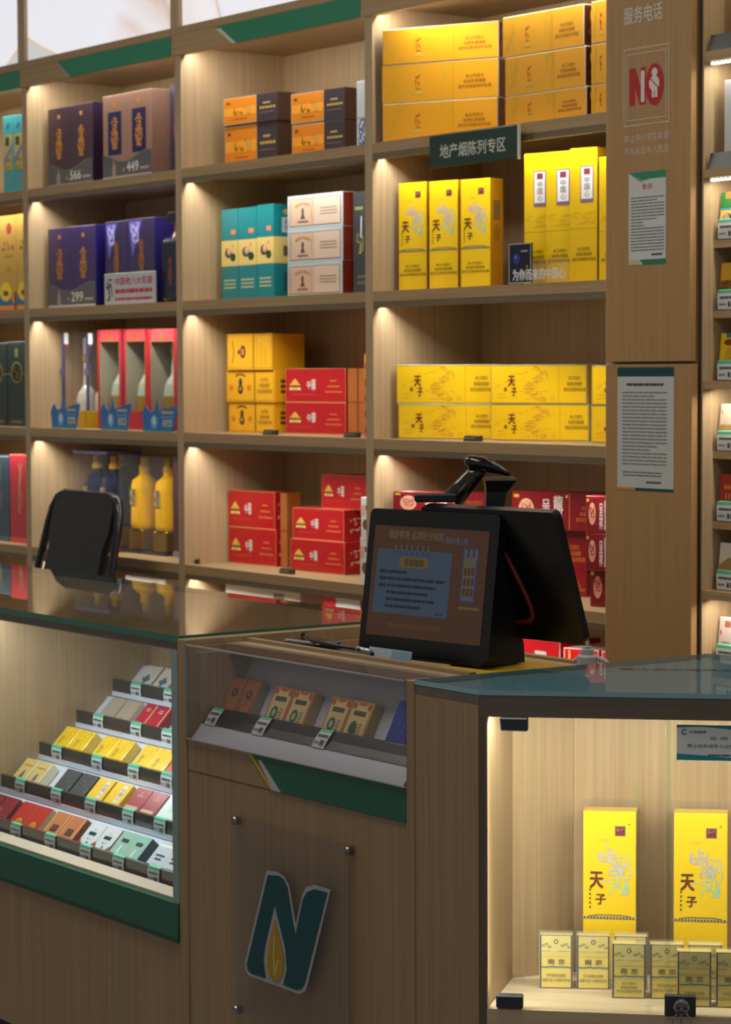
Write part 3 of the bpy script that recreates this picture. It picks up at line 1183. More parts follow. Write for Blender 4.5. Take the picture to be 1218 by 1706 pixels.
def window_box(key, label, w=None):
    x, y, z, iw, ih, _ = IT[key]
    w = w or iw
    t = thing('bottle_box', label, 'liquor box', (x, y, z + .0004), 0, G)
    rd = print_('#b8202c')
    h, d = ih, .09
    p = Pk()
    b = .016
    bei = M('#b3a692', .45)
    p.box(0, 0, 0, b, d, h, rd, .001, {'right': bei})
    p.box(w - b, 0, 0, w, d, h, rd, .001, {'right': print_('#41308c'), 'left': bei})
    p.box(b, 0, 0, w - b, d, .055, rd, .001)
    p.box(b, 0, h - .035, w - b, d, h, print_('#d94a52'), .001)
    p.box(b, d - .004, .055, w - b, d, h - .035, bei)
    f = Frame((0, -.0002, 0), (1, 0, 0), (0, 0, 1), w, h)
    p.frame(f, .10, .18, .90, .885, .003, M('#c9a24a', .25, .6))
    p.ell(f, .5, .93, .06, .03, M('#c9a24a', .25, .6))
    p.obj('carton', t)
    p = Pk()
    p.box(b, .002, .055, w - b, .0035, h - .035, GLASS)
    p.obj('window', t)
    p = Pk()
    c = (w / 2, d / 2)
    p.lathe([(0, .056), (.034, .056), (.036, .10), (.030, .135), (.012, .165), (.010, .22), (.014, .222), (.014, .25), (0, .25)], M('#b8a26a', .15, .3), c, 18,
            [M('#b98a2a', .2)] * 2 + [M('#c9c2ae', .12)] * 3 + [M('#c9a24a', .2, .6)] * 3)
    p.obj('bottle', t)
    return t


window_box('b1C3', 'red bottle box with a tall window, behind the middle blue price card', .147)
window_box('b1C4', 'red bottle box with a tall window, middle of the three red ones', .142)
window_box('b1C5', 'red bottle box with a tall window, rightmost against the upright', .160)


def clear_box(key, label, w, ribbon=True):
    x, y, z, iw, ih, _ = IT[key]
    t = thing('bottle_box', label, 'liquor box', (x, y, z + .0004), 0, G)
    h, d = ih, .085
    p = Pk()
    p.box(0, 0, .052, w, d, h, WRAP)
    p.obj('clear_cover', t)
    p = Pk()
    p.box(0.001, 0.001, 0, w - .001, d - .001, .052, M('#d9a91e', .3, .4), .002)
    p.obj('gold_base', t)
    p = Pk()
    p.box(.004, .002, .053, .020, .004, h - .004, ink('#34346c'))
    f = Frame((.0, -.0008, 0), (1, 0, 0), (0, 0, 1), w, h)
    p.ell(f, .012 / w, .58, .016 / w, .05, ink('#5a5a7e'), 1)
    p.rect(f, .024 / w, .87, .050 / w, .985, ink('#dfe6ee'), 1)
    p.rect(f, .030 / w, .845, .046 / w, .87, ink('#a8302e'), 1)
    p.obj('ribbon', t)
    p = Pk()
    c = (w * .62, d / 2)
    gl = M('#c7c2b8', .08, 0, .8)
    p.lathe([(0, .053), (.034, .053), (.034, .085), (.030, .105), (.012, .13), (.010, .20), (.014, .205), (.014, .225), (.010, .228), (.012, .275), (0, .285)], gl, c, 18,
            [gl] * 5 + [M('#c9a24a', .2, .6)] * 3 + [M('#b0b4b8', .1, .2)] * 2)
    p.obj('bottle', t)
    return t


clear_box('b1C1', 'clear bottle box with navy ribbon and gold base, leftmost on the third shelf', .145)
clear_box('b1C2', 'clear bottle box with navy ribbon, touching the first red window box', .085)

G = 'blue price cards'
for key, price, label in (('tag1', '466', 'blue wave-shaped price card standing before the clear bottle boxes'),
                          ('tag2', '308', 'blue wave-shaped price card between the first two red window boxes'),
                          ('tag3', '256', 'blue wave-shaped price card under the rightmost red window box')):
    x, y, z, iw, ih, _ = IT[key]
    p = Pk()
    bl = M('#2a72b8', .35)
    pts = [(0, 0), (.86, 0), (1, .98), (.92, 1.0), (.62, .86), (.44, .78), (.40, 1.25), (.35, .80), (.27, .72), (.16, .80), (.10, 1.0), (.03, .86), (-.03, .62), (.0, .4)]
    p.prism([(a * iw, b * ih) for a, b in pts], 'y', 0, .003, bl)
    f = front(iw, 0, ih)
    p.rect(f, .58, .20, .84, .46, ink('#c9ccc0'))
    p.text(f, price, .60, .23, .82, .43, ink('#3a5a7a'), 3, .02)
    p.lines(f, 3, .55, .68, .88, .80, 1, ink('#c9b98a'), 2, .8, 0)
    p.lines(f, 4, .52, .53, .88, .60, 1, ink('#9ab8d8'), 2, .5, 0)
    p.ell(f, .33, .38, .10, .26, ink('#7fb0d8'), 1)
    p.ell(f, .33, .42, .05, .16, ink('#c9dcea'), 2)
    p.line(f, [(.02, .06), (.84, .06)], .003, ink('#1f9aa8'), 1)
    tag(p.obj('price_card', None, (x, y, z + .0004)), label, 'price card', G)

# bottles in clear cases on the fourth shelf
G = 'bottles on the fourth shelf'
yl = M('#e6ae0e', .18, 0, .6)
nv = M('#1a2242', .15, 0, .6)
gd = M('#d0a438', .3, .15, .6)


def flask(x, y, label, body, cap, s=1.0):
    t = thing('liquor_bottle', label, 'bottle', (x, y, ZD + .0050), 0, G)
    p = Pk()
    p.lathe([(0, .066 * s), (.040 * s, .066 * s), (.043 * s, .076 * s), (.042 * s, .19 * s), (.038 * s, .212 * s), (.018 * s, .226 * s), (.016 * s, .24 * s), (0, .24 * s)], body, n=28)
    f = Frame((-.015 * s, -.0432 * s, .135 * s), (1, 0, 0), (0, 0, 1), .030 * s, .05 * s)
    p.rect(f, 0, 0, 1, 1, ink('#6a5a3c'))
    p.squig(f, 4, .1, .1, .9, .9, ink('#b9a468'), 6, .003, 2)
    p.obj('body', t)
    p = Pk(); p.lathe([(0, .24 * s), (.018 * s, .24 * s), (.018 * s, .252 * s), (.013 * s, .256 * s), (.013 * s, .280 * s), (0, .2815 * s)], cap, n=18); p.obj('stopper', t)
    p = Pk(); p.box(-.04 * s, -.035 * s, 0, .04 * s, .035 * s, .065 * s, M('#8a6a24', .25, .5), .004); p.obj('plinth', t)
    return t


flask(.425, .175, 'yellow liquor bottle in a clear case, just right of the chair', yl, gd)
flask(.565, .175, 'yellow liquor bottle in a clear case, farther right of the chair', yl, gd)
t0 = flask(.15, .17, 'navy bottle with a gold stopper, left one above the chair back', nv, gd)
t1 = flask(.255, .17, 'navy bottle with a gold stopper, right one above the chair back', nv, gd)
flask(.083, .296, 'amber-topped bottle at the left end, over the chair back', M('#7a5a30', .2), gd)


def case(x0, x1, y, d, h, label, top=None):
    t = thing('clear_case', label, 'display case', (x0, y, ZD + .0003), 0, 'clear bottle cases')
    w = x1 - x0
    p = Pk()
    p.box(0, 0, .004, w, d, h, WRAP)
    p.obj('clear_cover', t)
    p = Pk()
    p.box(-.002, -.002, 0, w + .002, d + .002, .0035, M('#24222c', .3))
    p.obj('base', t)
    if top:
        p = Pk(); p.box(0, 0, h, w, d, h + .008, M(top, .4)); p.obj('lid', t)


case(.100, .310, .11, .125, .292, 'clear case with a blue-violet lid around the two navy bottles', '#5a6ab8')
case(.372, .487, .115, .125, .294, 'clear case around the yellow bottle beside the chair')
case(.507, .640, .115, .125, .294, 'clear case around the yellow bottle farther from the chair')
case(.036, .130, .2455, .099, .292, 'clear case around the amber-topped bottle')
p = Pk(); d_plainbook(p, .075, .05, .085, '#7a2440', '#2c2c5c'); tag(p.obj('small_box', None, (.335, .05, ZD + .0003)), 'small maroon and navy box on the shelf right of the chair', 'box')
good('b1D5', d_plainbook, .1, 'liquor_gift_box', 'dim maroon box beside the yellow bottles, at the upright', 'liquor box', None, ('#4a2a30', '#8a7a80'), dx=.015)

# second bay
G = 'orange and black cartons'
good('b2A1', d_orange, .09, 'cigarette_carton', 'orange and black carton, bottom of the left stack on the top shelf', 'cigarette carton', G)
good('b2A1t', d_orange, .09, 'cigarette_carton', 'orange and black carton, top of the left stack on the top shelf', 'cigarette carton', G)
good('b2A2', d_orange, .09, 'cigarette_carton', 'orange and black carton, bottom of the right stack on the top shelf', 'cigarette carton', G)
good('b2A2t', d_orange, .09, 'cigarette_carton', 'orange and black carton, top of the right stack on the top shelf', 'cigarette carton', G)


def d_porcelain(p, w, d, h):
    p.box(0, 0, 0, w, d, h, M('#d3dbe2', .25), .0015)
    f = front(w, d, h)
    p.squig(f, 3, .1, .05, .9, .42, ink('#3a6aa8'), 12, .004)
    p.line(f, [(.0, .45), (1, .45)], .002, ink('#7a98b8'))


good('b2A3', d_porcelain, .09, 'gift_box', 'white box with blue floral print, half hidden behind the upright', 'gift box', w=.1)
G = 'teal lotus cartons'
good('b2B1', d_lotus, .09, 'cigarette_carton', 'teal carton with a yellow lotus band, left of three', 'cigarette carton', G, w=.084)
good('b2B2', d_lotus, .09, 'cigarette_carton', 'teal carton with a yellow lotus band, middle of three', 'cigarette carton', G, w=.091)
good('b2B3', d_lotus, .09, 'cigarette_carton', 'teal carton with a yellow lotus band, right of three', 'cigarette carton', G)
G = 'cream cartons in white frames'
good('b2B4', d_cream, .09, 'cigarette_carton', 'cream carton with white frame, bottom of the stack of three', 'cigarette carton', G)
good('b2B5', d_cream, .09, 'cigarette_carton', 'cream carton with white frame, middle of the stack of three', 'cigarette carton', G)
good('b2B6', d_cream, .09, 'cigarette_carton', 'cream carton with white frame, top of the stack of three', 'cigarette carton', G)


def d_slate(p, w, d, h):
    p.box(0, 0, 0, w, d, h, print_('#3a3c40'), .0015)
    f = front(w, d, h)
    p.rect(f, .1, .82, .5, .85, ink('#8a8a4a'))
    p.line(f, [(.4, .55), (.42, .75)], .006, ink('#c9c9c4'))
    p.squig(f, 3, .2, .4, .5, .58, ink('#a8a04a'), 4, .003)
    p.lines(f, 3, .2, .08, .8, .2, 2, ink('#6a6a5a'), 2, .5, 0)


good('b2B7', d_slate, .09, 'gift_box', 'charcoal gift box beside the cream cartons, at the upright', 'gift box', None)
G = 'golden yellow cartons'
good('b2C1', d_house, .09, 'cigarette_carton', 'golden yellow carton, bottom of the stack of three', 'cigarette carton', G)
good('b2C2', d_house, .09, 'cigarette_carton', 'golden yellow carton, middle of the stack of three', 'cigarette carton', G)
good('b2C3', d_house, .12, 'cigarette_carton', 'golden yellow carton with sideways print, top of the stack of three', 'cigarette carton', G, (True,))
G = 'red gatehouse cartons'
for key, lab in (('b2C4', 'red carton with a gold gatehouse, lower one beside the golden yellow stack'),
                 ('b2C5', 'red carton with a gold gatehouse, upper one beside the golden yellow stack'),
                 ('b2D1', 'dull red gatehouse carton, bottom of the left pair on the fourth shelf'),
                 ('b2D2', 'dull red gatehouse carton, top of the left pair on the fourth shelf'),
                 ('b2D3', 'bright red gatehouse carton, bottom of the stepped stack of three'),
                 ('b2D4', 'bright red gatehouse carton, middle of the stepped stack of three'),
                 ('b2D5', 'bright red gatehouse carton, top of the stepped stack of three')):
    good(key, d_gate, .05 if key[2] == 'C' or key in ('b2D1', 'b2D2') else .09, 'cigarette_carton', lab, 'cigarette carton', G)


def d_side(p, w, d, h):
    p.box(0, 0, 0, w, d, h, print_('#a8602a'), .0014)
    f = front(w, d, h)
    p.rect(f, .0, .485, 1, .5, ink('#6a3a18'))


IT['x1'] = (1.476, .176, ZC, .040, .177, 3)
IT['x2'] = (1.520, .179, ZC, .040, .177, 3)
IT['x3'] = (1.168, .165, ZD, .030, .205, 4)
good('x1', d_side, .05, 'cigarette_carton', 'brown carton end standing right of the red pair on the third shelf', 'cigarette carton', None)
good('x2', d_side, .05, 'cigarette_carton', 'brown carton end farthest right of the red pair on the third shelf', 'cigarette carton', None)
good('x3', d_side, .05, 'cigarette_carton', 'red-brown carton end behind the dull red pair on the fourth shelf', 'cigarette carton', None)


def d_patch(p, w, d, h):
    p.box(0, 0, 0, w, d, h, print_('#d88a24'), .001)
    f = front(w, d, h)
    for i in range(5):
        p.rect(f, .1, .05 + i * .19, .9, .13 + i * .19, ink(('#a8321c', '#5a3a18')[i % 2]))


good('b2C6', d_patch, .1, 'cigarette_carton', 'narrow orange and red patterned carton edge at the second upright', 'cigarette carton', None, w=.05)


def d_leaf(p, w, d, h):
    p.box(0, 0, 0, w, d, h, M('#d8dadc', .3), .0012)
    f = front(w, d, h)
    p.ell(f, .35, .32, .22, .13, ink('#6a5a30'))
    p.rect(f, .35, .68, .65, .80, ink('#4a4a6a'))
    p.rect(f, .0, .55, .3, .8, ink('#e0a890'))


G = 'white cartons by the second upright'
good('b2D6', d_leaf, .1, 'cigarette_carton', 'white carton with a brown leaf, lower one at the second upright', 'cigarette carton', G, w=.06)
good('b2D7', d_leaf, .1, 'cigarette_carton', 'white carton with a brown leaf, upper one at the second upright', 'cigarette carton', G, w=.06)

# third bay
G = 'amber yellow cartons on the top shelf'
for key, lab in (('b3A1', 'bottom of the left stack'), ('b3A2', 'middle of the left stack'), ('b3A3', 'top of the left stack'),
                 ('b3A4', 'bottom of the right stack'), ('b3A5', 'middle of the right stack'), ('b3A6', 'top of the right stack')):
    good(key, d_amber, .05, 'cigarette_carton', 'amber yellow carton on the top shelf, ' + lab, 'cigarette carton', G)
for k, (dz, hh, nm) in enumerate(((0, .0715, 'bottom'), (.0722, .0895, 'middle'), (.1625, .094, 'top'))):
    IT['y%d' % k] = (2.592, .05, ZA + dz, .11, hh, 2)
    good('y%d' % k, d_amber, .05, 'cigarette_carton', 'amber yellow carton cut off by the notice pillar, %s of its stack' % nm, 'cigarette carton', G, w=.105)
G = 'tall yellow slim cartons'
for key, lab in (('b3B1', 'left'), ('b3B2', 'middle'), ('b3B3', 'right')):
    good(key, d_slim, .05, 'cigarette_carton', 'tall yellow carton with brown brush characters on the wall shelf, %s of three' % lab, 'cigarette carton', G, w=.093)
G = 'tall yellow cartons with a white label'
for key, lab in (('b3B4', 'leftmost, behind the dark blue card'), ('b3B5', 'second from the left'), ('b3B6', 'third from the left'), ('b3B7', 'cut off by the notice pillar')):
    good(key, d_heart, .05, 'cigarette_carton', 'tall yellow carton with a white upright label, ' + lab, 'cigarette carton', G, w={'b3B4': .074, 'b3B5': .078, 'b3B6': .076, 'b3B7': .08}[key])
G = 'yellow dragon cartons on the third shelf'
for key, lab in (('b3C1', 'bottom of the left stack'), ('b3C2', 'top of the left stack'), ('b3C3', 'bottom of the middle stack'), ('b3C4', 'top of the middle stack'),
                 ('b3C5', 'lower one cut off by the notice pillar'), ('b3C6', 'upper one cut off by the notice pillar')):
    good(key, d_dragon_yellow, .05, 'cigarette_carton', 'yellow carton with a faint dragon, ' + lab, 'cigarette carton', G, w={'b3C1': .262, 'b3C2': .266, 'b3C5': .232, 'b3C6': .230}.get(key))
G = 'dark red phoenix cartons'
_x, _y, _z, _w, _h, _a = IT['b3D8']
IT['b3D8'] = (_x, _y, _z, _w, _h / 2 - .0003, _a)
IT['b3D9'] = (_x, _y, _z + _h / 2, _w, _h / 2, _a)
IT['b3D1'] = (1.872, .03, ZD, .26, .0900, 30)
IT['b3D2'] = (1.872, .03, ZD + .0903, .26, .0900, 30)
IT['b3D3'] = (1.872, .03, ZD + .1806, .26, .0600, 30)
for key, lab in (('b3D1', 'bottom of the stack left behind the checkout screen'), ('b3D2', 'middle of the stack left behind the checkout screen'), ('b3D3', 'top of the stack left behind the scanner'),
                 ('b3D4', 'bottom of the stack right of the scanner'), ('b3D5', 'middle of the stack right of the scanner'), ('b3D6', 'top of the stack right of the scanner'),
                 ('b3D7', 'lowest one at the notice pillar'), ('b3D8', 'middle one at the notice pillar'), ('b3D9', 'topmost one at the notice pillar')):
    good(key, d_phoenix, .05, 'cigarette_carton', 'dark red carton, ' + lab, 'cigarette carton', G, w={'b3D6': .24, 'b3D7': .125, 'b3D8': .105, 'b3D9': .105}.get(key))

# goods on the low shelf, tops showing above the counters
G = 'boxes on the low shelf'


def lowbox(x, y, w, d, h, yaw, design, label, name='storage_box', args=()):
    p = Pk()
    design(p, w, d, h, *args)
    tag(p.obj(name, None, (x, y, ZE + .0003), (0, 0, R_(yaw))), label, 'box', G)


def d_white(p, w, d, h):
    p.box(0, 0, 0, w, d, h, M('#d6d2cc', .5), .002, {'top': M('#e2e0dc', .5)})
    f = front(w, d, h)
    p.rect(f, .66, .88, .80, .96, ink('#8a7a78'))


def d_redwhite(p, w, d, h):
    p.box(0, 0, 0, w, d, h, M('#b8242c', .3), .002, {'top': M('#cfd6d8', .3)})
    f = front(w, d, h)
    p.rect(f, .35, .90, 1, 1, ink('#c9d2d4'))


def d_cellored(p, w, d, h):
    p.box(0, 0, 0, w, d, h, print_('#b5161c'), .002, {'top': M('#d8b8b8', .15)})
    f = front(w, d, h)
    p.rect(f, .14, .5, .19, .98, ink('#d8a04a'))
    p.rect(f, .6, .62, .78, .9, ink('#b8b4b6'))
    p.frame(f, 0, 0, 1, 1, .002, M('#d9c9d0', .2))


lowbox(.985, .10, .345, .14, .313, 3, d_white, 'long white box on the low shelf, showing above the left counter')
lowbox(1.465, .10, .17, .14, .319, 0, d_redwhite, 'red box with a pale top on the low shelf, left of the checkout screen')
lowbox(.43, .10, .23, .14, .302, 0, d_white, 'pale box on the low shelf, right of the chair')
lowbox(2.20, .10, .21, .14, .270, 5, d_cellored, 'red wrapped box on the low shelf, under the rear screen')
lowbox(2.455, .09, .10, .14, .263, 12, d_cellored, 'red wrapped box with bright edges, right of the white pump bottle')
lowbox(2.565, .11, .13, .13, .263, 3, d_cellored, 'red wrapped box on the low shelf, against the notice pillar')
lowbox(2.47, .25, .22, .09, .305, 0, d_cellored, 'dark red box behind the others, beside the notice pillar')

# clips on the shelf edges
G = 'shelf label clips'
for x, y, z, lab in ((.87, .03, ZC, 'left on the third shelf before the golden yellow stack'), (1.285, .03, ZC, 'on the third shelf before the red gatehouse pair'),
                     (1.66, .03, ZC, 'on the third shelf by the second upright'), (.885, .03, ZD, 'on the fourth shelf before the dull red pair'),
                     (1.345, .04, ZD, 'on the fourth shelf before the stepped red stack'), (2.155, .03, ZC, 'under the yellow dragon cartons')):
    p = Pk()
    p.prism([(0, 0), (.012, 0), (.012, .014), (.003, .012)], 'x', 0, .06, M('#33342a', .35))
    f = Frame((0, .0005, .003), (1, 0, 0), (0, .0, 1), .06, .008)
    p.lines(f, 5, .1, .2, .8, .8, 1, ink('#8a8c70'), 8, .7, 0)
    tag(p.obj('label_clip', None, (x, y, z + .0004)), 'small dark label clip ' + lab, 'label clip', G)

# green hanging sign, plastic card holder with the dark card
t = thing('hanging_sign', 'dark green sign with white lettering hung from the yellow cartons shelf', 'sign', (2.098, -.02, 1.945))
p = Pk()
p.box(0, -.0065, 0, .330, -.0030, .076, M('#17382c', .4), .0006)
f = Frame((0, -.0065, 0), (1, 0, 0), (0, 0, 1), .330, .076)
p.text(f, '地产烟陈列专区', .125, .26, .87, .70, ink('#cdd0c6'), 1, .02)
p.obj('board', t)
p = Pk()
p.box(.3305, -.0078, -.002, .3335, -.0005, .078, M('#c9d6d2', .15, 0, .6))
p.box(0, -.0028, .0, .330, -.0005, .078, ACRYL)
p.obj('clear_holder', t)

x, y, z, iw, ih, _ = IT['card']
t = thing('card_stand', 'dark blue card in a clear stand before the tall yellow cartons', 'display card', (x, y, z + .0004))
p = Pk(); p.box(0, 0, .002, iw, .006, ih, M('#1a1c30', .2), .001)
f = front(iw, 0, ih, 0, .0)
p.frame(f, .0, .02, 1, 1, .0025, ink('#b9b7b2'))
p.ell(f, .35, .62, .16, .14, ink('#2f3fa0'))
p.ell(f, .32, .66, .05, .05, ink('#6a86e0'), 2)
p.rect(f, .55, .78, .85, .83, ink('#9a9ab0'), 2)
p.ell(f, .82, .42, .05, .04, ink('#b8783a'), 2)
p.obj('card', t)
p = Pk()
p.box(.085, -.004, .0, .215, -.0015, .055, ACRYL)
f = Frame((.02, -.0045, .008), (1, 0, 0), (0, 0, 1), .185, .03)
p.text(f, '为你而来的中国心', .0, .0, 1, .85, ink('#e8e8ea'), 1, .04)
p.obj('clear_plate', t)

# ------------------------------------------------------------------ notice pillar and its papers
t = thing('notice_pillar', 'wood-fronted pillar with service lettering and two taped notices', 'pillar', (2.722, 0, 0))
p = Pk(); p.box(2.7225, 0, .1, 2.989, .348, 3.0, WOODC); part(p, 'body', t)
PW = wood('oak_laminate_pillar', '#a5804f', '#b58e5c', (150, 150, 2.2))
p = Pk(); p.box(2.724, -.02, 1.4785, 2.988, -.002, 3.0, PW, .0008); up = part(p, 'upper_door', t)
p = Pk(); p.box(2.724, -.02, .1, 2.9935, -.002, 1.473, PW, .0008); lo = part(p, 'lower_door', t)
lt = ink('#cfc9bd')
lt2 = ink('#cbc0ae')
p = Pk()
f = Frame((2.78, -.0202, 2.205), (1, 0, 0), (0, 0, 1), .121, .036)
p.text(f, '服务电话', 0, 0, 1, 1, lt, 1, .02)
f = Frame((2.78, -.0202, 1.986), (1, 0, 0), (0, 0, 1), .142, .166)
p.frame(f, 0, 0, 1, 1, .0022, lt2)
p.frame(f, .065, .07, .935, .93, .0018, lt2)
f = Frame((2.798, -.0202, 2.026), (1, 0, 0), (0, 0, 1), .107, .086)
rd = ink('#b3242a')
p.rect(f, 0, .04, .16, .97, rd)
p.poly(f, [(.0, .97), (.17, .97), (.47, .04), (.31, .04)], rd, 2)
p.rect(f, .33, .04, .48, .97, rd, 1)
p.rect(f, .345, .10, .45, .88, ink('#d8d4d0'), 3)
p.ell(f, .74, .5, .265, .52, rd, 2, 30)
wh = ink('#d8d4d0')
p.ell(f, .745, .80, .085, .11, wh, 4, 14)
p.ell(f, .735, .53, .15, .19, wh, 4, 16)
p.rect(f, .67, .18, .83, .40, wh, 4)
p.line(f, [(.62, .66), (.86, .40)], .0026, rd, 5)
p.line(f, [(.745, .18), (.745, .34)], .0018, rd, 5)
f = Frame((2.781, -.0202, 1.951), (1, 0, 0), (0, 0, 1), .141, .017)
p.text(f, '禁止中小学生吸烟', 0, 0, 1, 1, lt2, 1, .015)
f = Frame((2.781, -.0202, 1.923), (1, 0, 0), (0, 0, 1), .141, .017)
p.text(f, '不向未成年人售烟', 0, 0, 1, 1, lt2, 1, .015)
p.obj('lettering', up)

p = Pk()
p.box(0, 0, 0, .1165, .0008, .199, M('#c9cccb', .6))
f = front(.1165, 0, .199)
p.poly(f, [(0, 1), (1, 1), (1, .92), (.62, .92), (.38, .905), (.10, .97)], ink('#2f8a66'))
p.poly(f, [(0, 1), (.25, .93), (.42, .89), (.30, .90)], ink('#6a7f8a'), 2)
p.text(f, '告示', .37, .81, .64, .87, ink('#c23a34'), 2, .02)
p.lines(f, 11, .06, .14, .96, .74, 18, ink('#6c7073'), 2, .36)
p.lines(f, 12, .62, .09, .92, .12, 1, ink('#4c4f52'), 2, .7, 0)
p.poly(f, [(.40, 0), (1, 0), (1, .055), (.30, .055)], ink('#2a7a5e'))
p.poly(f, [(0, 0), (.38, 0), (.27, .05), (0, .055)], ink('#c2b88c'))
tag(p.obj('notice_sheet', None, (2.797, -.0209, 1.687)), 'white notice with a red heading taped under the white NO lettering', 'notice')
p = Pk()
p.box(0, 0, 0, .178, .0008, .267, M('#bfc4c2', .6))
f = front(.178, 0, .267)
p.rect(f, 0, .925, 1, 1, ink('#15454a'))
p.lines(f, 21, .17, .850, .82, .87, 1, ink('#3c4042'), 2, 1, 0)
p.lines(f, 22, .09, .20, .88, .81, 21, ink('#74787a'), 2, .34)
p.lines(f, 23, .10, .11, .80, .16, 2, ink('#6a6e70'), 2, .4, 0)
p.lines(f, 24, .52, .06, .78, .08, 1, ink('#55595b'), 2, .8, 0)
p.rect(f, .32, 0, 1, .022, ink('#174a4c'))
p.rect(f, 0, 0, .31, .022, ink('#c98a2a'))
tag(p.obj('notice_sheet', None, (2.762, -.0209, 1.1995)), 'long white notice with a dark teal top band on the lower pillar door', 'notice')

# ------------------------------------------------------------------ right display shelf
t = thing('display_shelf', 'lit cigarette display shelf at the right picture edge, beyond the pillar', 'display shelf', (3.0, 0, 0))
p = Pk(); p.box(2.9965, .0, 0, 3.0, .30, 3.0, M('#3a2a1e', .6)); p.box(2.990, .03, 0, 2.9965, .30, 3.0, M('#2a1e16', .7)); part(p, 'edge_and_gap_shade', t)  # dark panel edge; the recessed dark box paints the shade of the gap
p = Pk(); p.box(3.0, .002, 0, 3.004, .30, 3.0, WOOD); part(p, 'side_panel', t)
p = Pk(); p.box(3.004, .30, 0, 4.2, .32, 3.0, WOOD); part(p, 'back_panel', t)
RX0, RX1 = 3.004, 4.2
LIT = ((2.125, 2.104), (1.880, 1.862), (1.437, 1.420), (.993, .975), (2.50, 2.48))
for zt, zb in LIT:
    p = Pk(); p.box(RX0, .0, zb, RX1, .30, zt, WOODH); part(p, 'lit_shelf', t)
    lamp('display_light', (3.55, .022, zb - .004), 1.05, .012, DISPLAY_POWER, (1, .90, .74), (0, .25, -1))
for zt in (1.733, 1.585, 1.288, 1.139):
    p = Pk()
    p.box(RX0, .032, zt - .016, RX1, .14, zt, WOODH)
    p.box(RX0, .12, zt, RX1, .14, zt + .10, M('#2a2620', .5))
    part(p, 'ledge', t)
led = emis('led_dots', '#fffaf0', 12)
for zt, zb in LIT[:2]:
    p = Pk()
    p.box(3.02, .004, zb - .006, RX1, .016, zb, M('#d8d8d8', .4))
    for i in range(30):
        x = 3.026 + i * .013
        p.box(x, .002, zb - .0075, x + .006, .010, zb - .004, led)
    part(p, 'led_strip', t)
G = 'goods on the right display shelf'


def rtray(z, h, label):
    p = Pk()
    p.prism([(.004, 0), (.012, h), (.016, h), (.012, .004), (.12, .004), (.12, 0)], 'x', 0, 1.1, M('#141519', .3))
    tag(p.obj('display_tray', None, (3.014, 0, z + .0003)), label, 'tray', 'dark trays')


rtray(2.125, .034, 'dark tray lip on the topmost lit shelf at the right edge')
rtray(1.880, .034, 'dark tray lip under the white box at the right edge')


def rbox(x, y, z, w, d, h, design, label, name='cigarette_pack', cat='cigarette pack', lean=0):
    p = Pk()
    design(p, w, d, h)
    tag(p.obj(name, None, (x, y, z + .0003 + (.0027 if lean else 0)), (R_(-lean), 0, 0)), label, cat, G)


def d_gold(p, w, d, h):
    p.box(0, 0, 0, w, d, h, print_('#d9a41c'), .001)
    f = front(w, d, h)
    p.squig(f, 3, .1, .5, .9, .95, ink('#c08a1a'), 6, .002)
    warn(p, f, .2, .95, .28, .07, ink('#8a5a1a'))


rbox(3.045, .055, 2.1295, .28, .05, .088, d_gold, 'yellow carton on the topmost lit shelf, lower of two', 'cigarette_carton', 'cigarette carton')
rbox(3.045, .055, 2.218, .28, .05, .088, d_gold, 'yellow carton on the topmost lit shelf, upper of two', 'cigarette_carton', 'cigarette carton')


def d_whitebox(p, w, d, h):
    p.box(0, 0, 0, w, d, h, print_('#c3c7cc'), .001)
    f = front(w, d, h)
    p.rect(f, .30, .62, .7, .70, ink('#c2ae8a'))


rbox(3.036, .03, 1.8845, .20, .05, .180, d_whitebox, 'tall pale grey box behind the lower dark tray', 'gift_box', 'gift box')


def pk_generic(base, paint):
    def d_(p, w, d, h):
        p.box(0, 0, 0, w, d, h, print_(base), .001)
        paint(p, front(w, d, h))
    return d_


def pa_lotus(p, f):
    p.rect(f, 0, .66, 1, 1, ink('#2f7a3c'))
    p.rect(f, .25, .86, .62, 1, ink('#d8703a'), 2)
    p.rect(f, 0, .62, 1, .66, ink('#3a9ab0'), 2)
    p.ell(f, .42, .42, .24, .12, ink('#24502c'), 2)
    p.ell(f, .38, .45, .15, .08, ink('#df8f96'), 3)


def pa_brown(p, f):
    p.rect(f, 0, .34, .9, .62, ink('#6a4a20'))
    p.squig(f, 3, 0, .36, .9, .6, ink('#a87a2a'), 6, .002, 2)


def pa_yellow(p, f):
    p.rect(f, .3, .90, .65, 1, ink('#2a7a9a'))
    p.ell(f, .5, .80, .30, .07, ink('#8a3a14'))
    p.ell(f, .5, .5, .2, .2, ink('#cfa012'))


def pa_beige(p, f):
    p.rect(f, 0, .0, 1, .55, ink('#c0976a'))
    p.squig(f, 3, .05, .1, .9, .5, ink('#a87a4c'), 6, .002, 2)
    p.rect(f, .1, .78, .14, .86, ink('#b0342c'), 2)


def pa_red(p, f):
    for i in range(3):
        p.ell(f, .32 + .17 * i, .72, .07, .05, ink('#c9963a'))
    p.rect(f, .35, .46, .42, .58, ink('#c9963a'))
    p.rect(f, .52, .46, .59, .58, ink('#c9963a'))


def pa_tan(p, f):
    p.poly(f, [(0, .2), (1, .2), (1, .55), (.55, .70), (.0, .5)], ink('#a8854a'))


def pa_pink(p, f):
    p.rect(f, .3, .78, .62, .92, ink('#a0603c'))
    p.ell(f, .12, .66, .05, .06, ink('#c9504a'))
    p.lines(f, 3, .2, .2, .6, .5, 3, ink('#b89aa0'), 2, .4, 0)
    p.rect(f, .72, .1, .9, .36, ink('#8c2a34'))


PTAG = 'green-topped price tags'


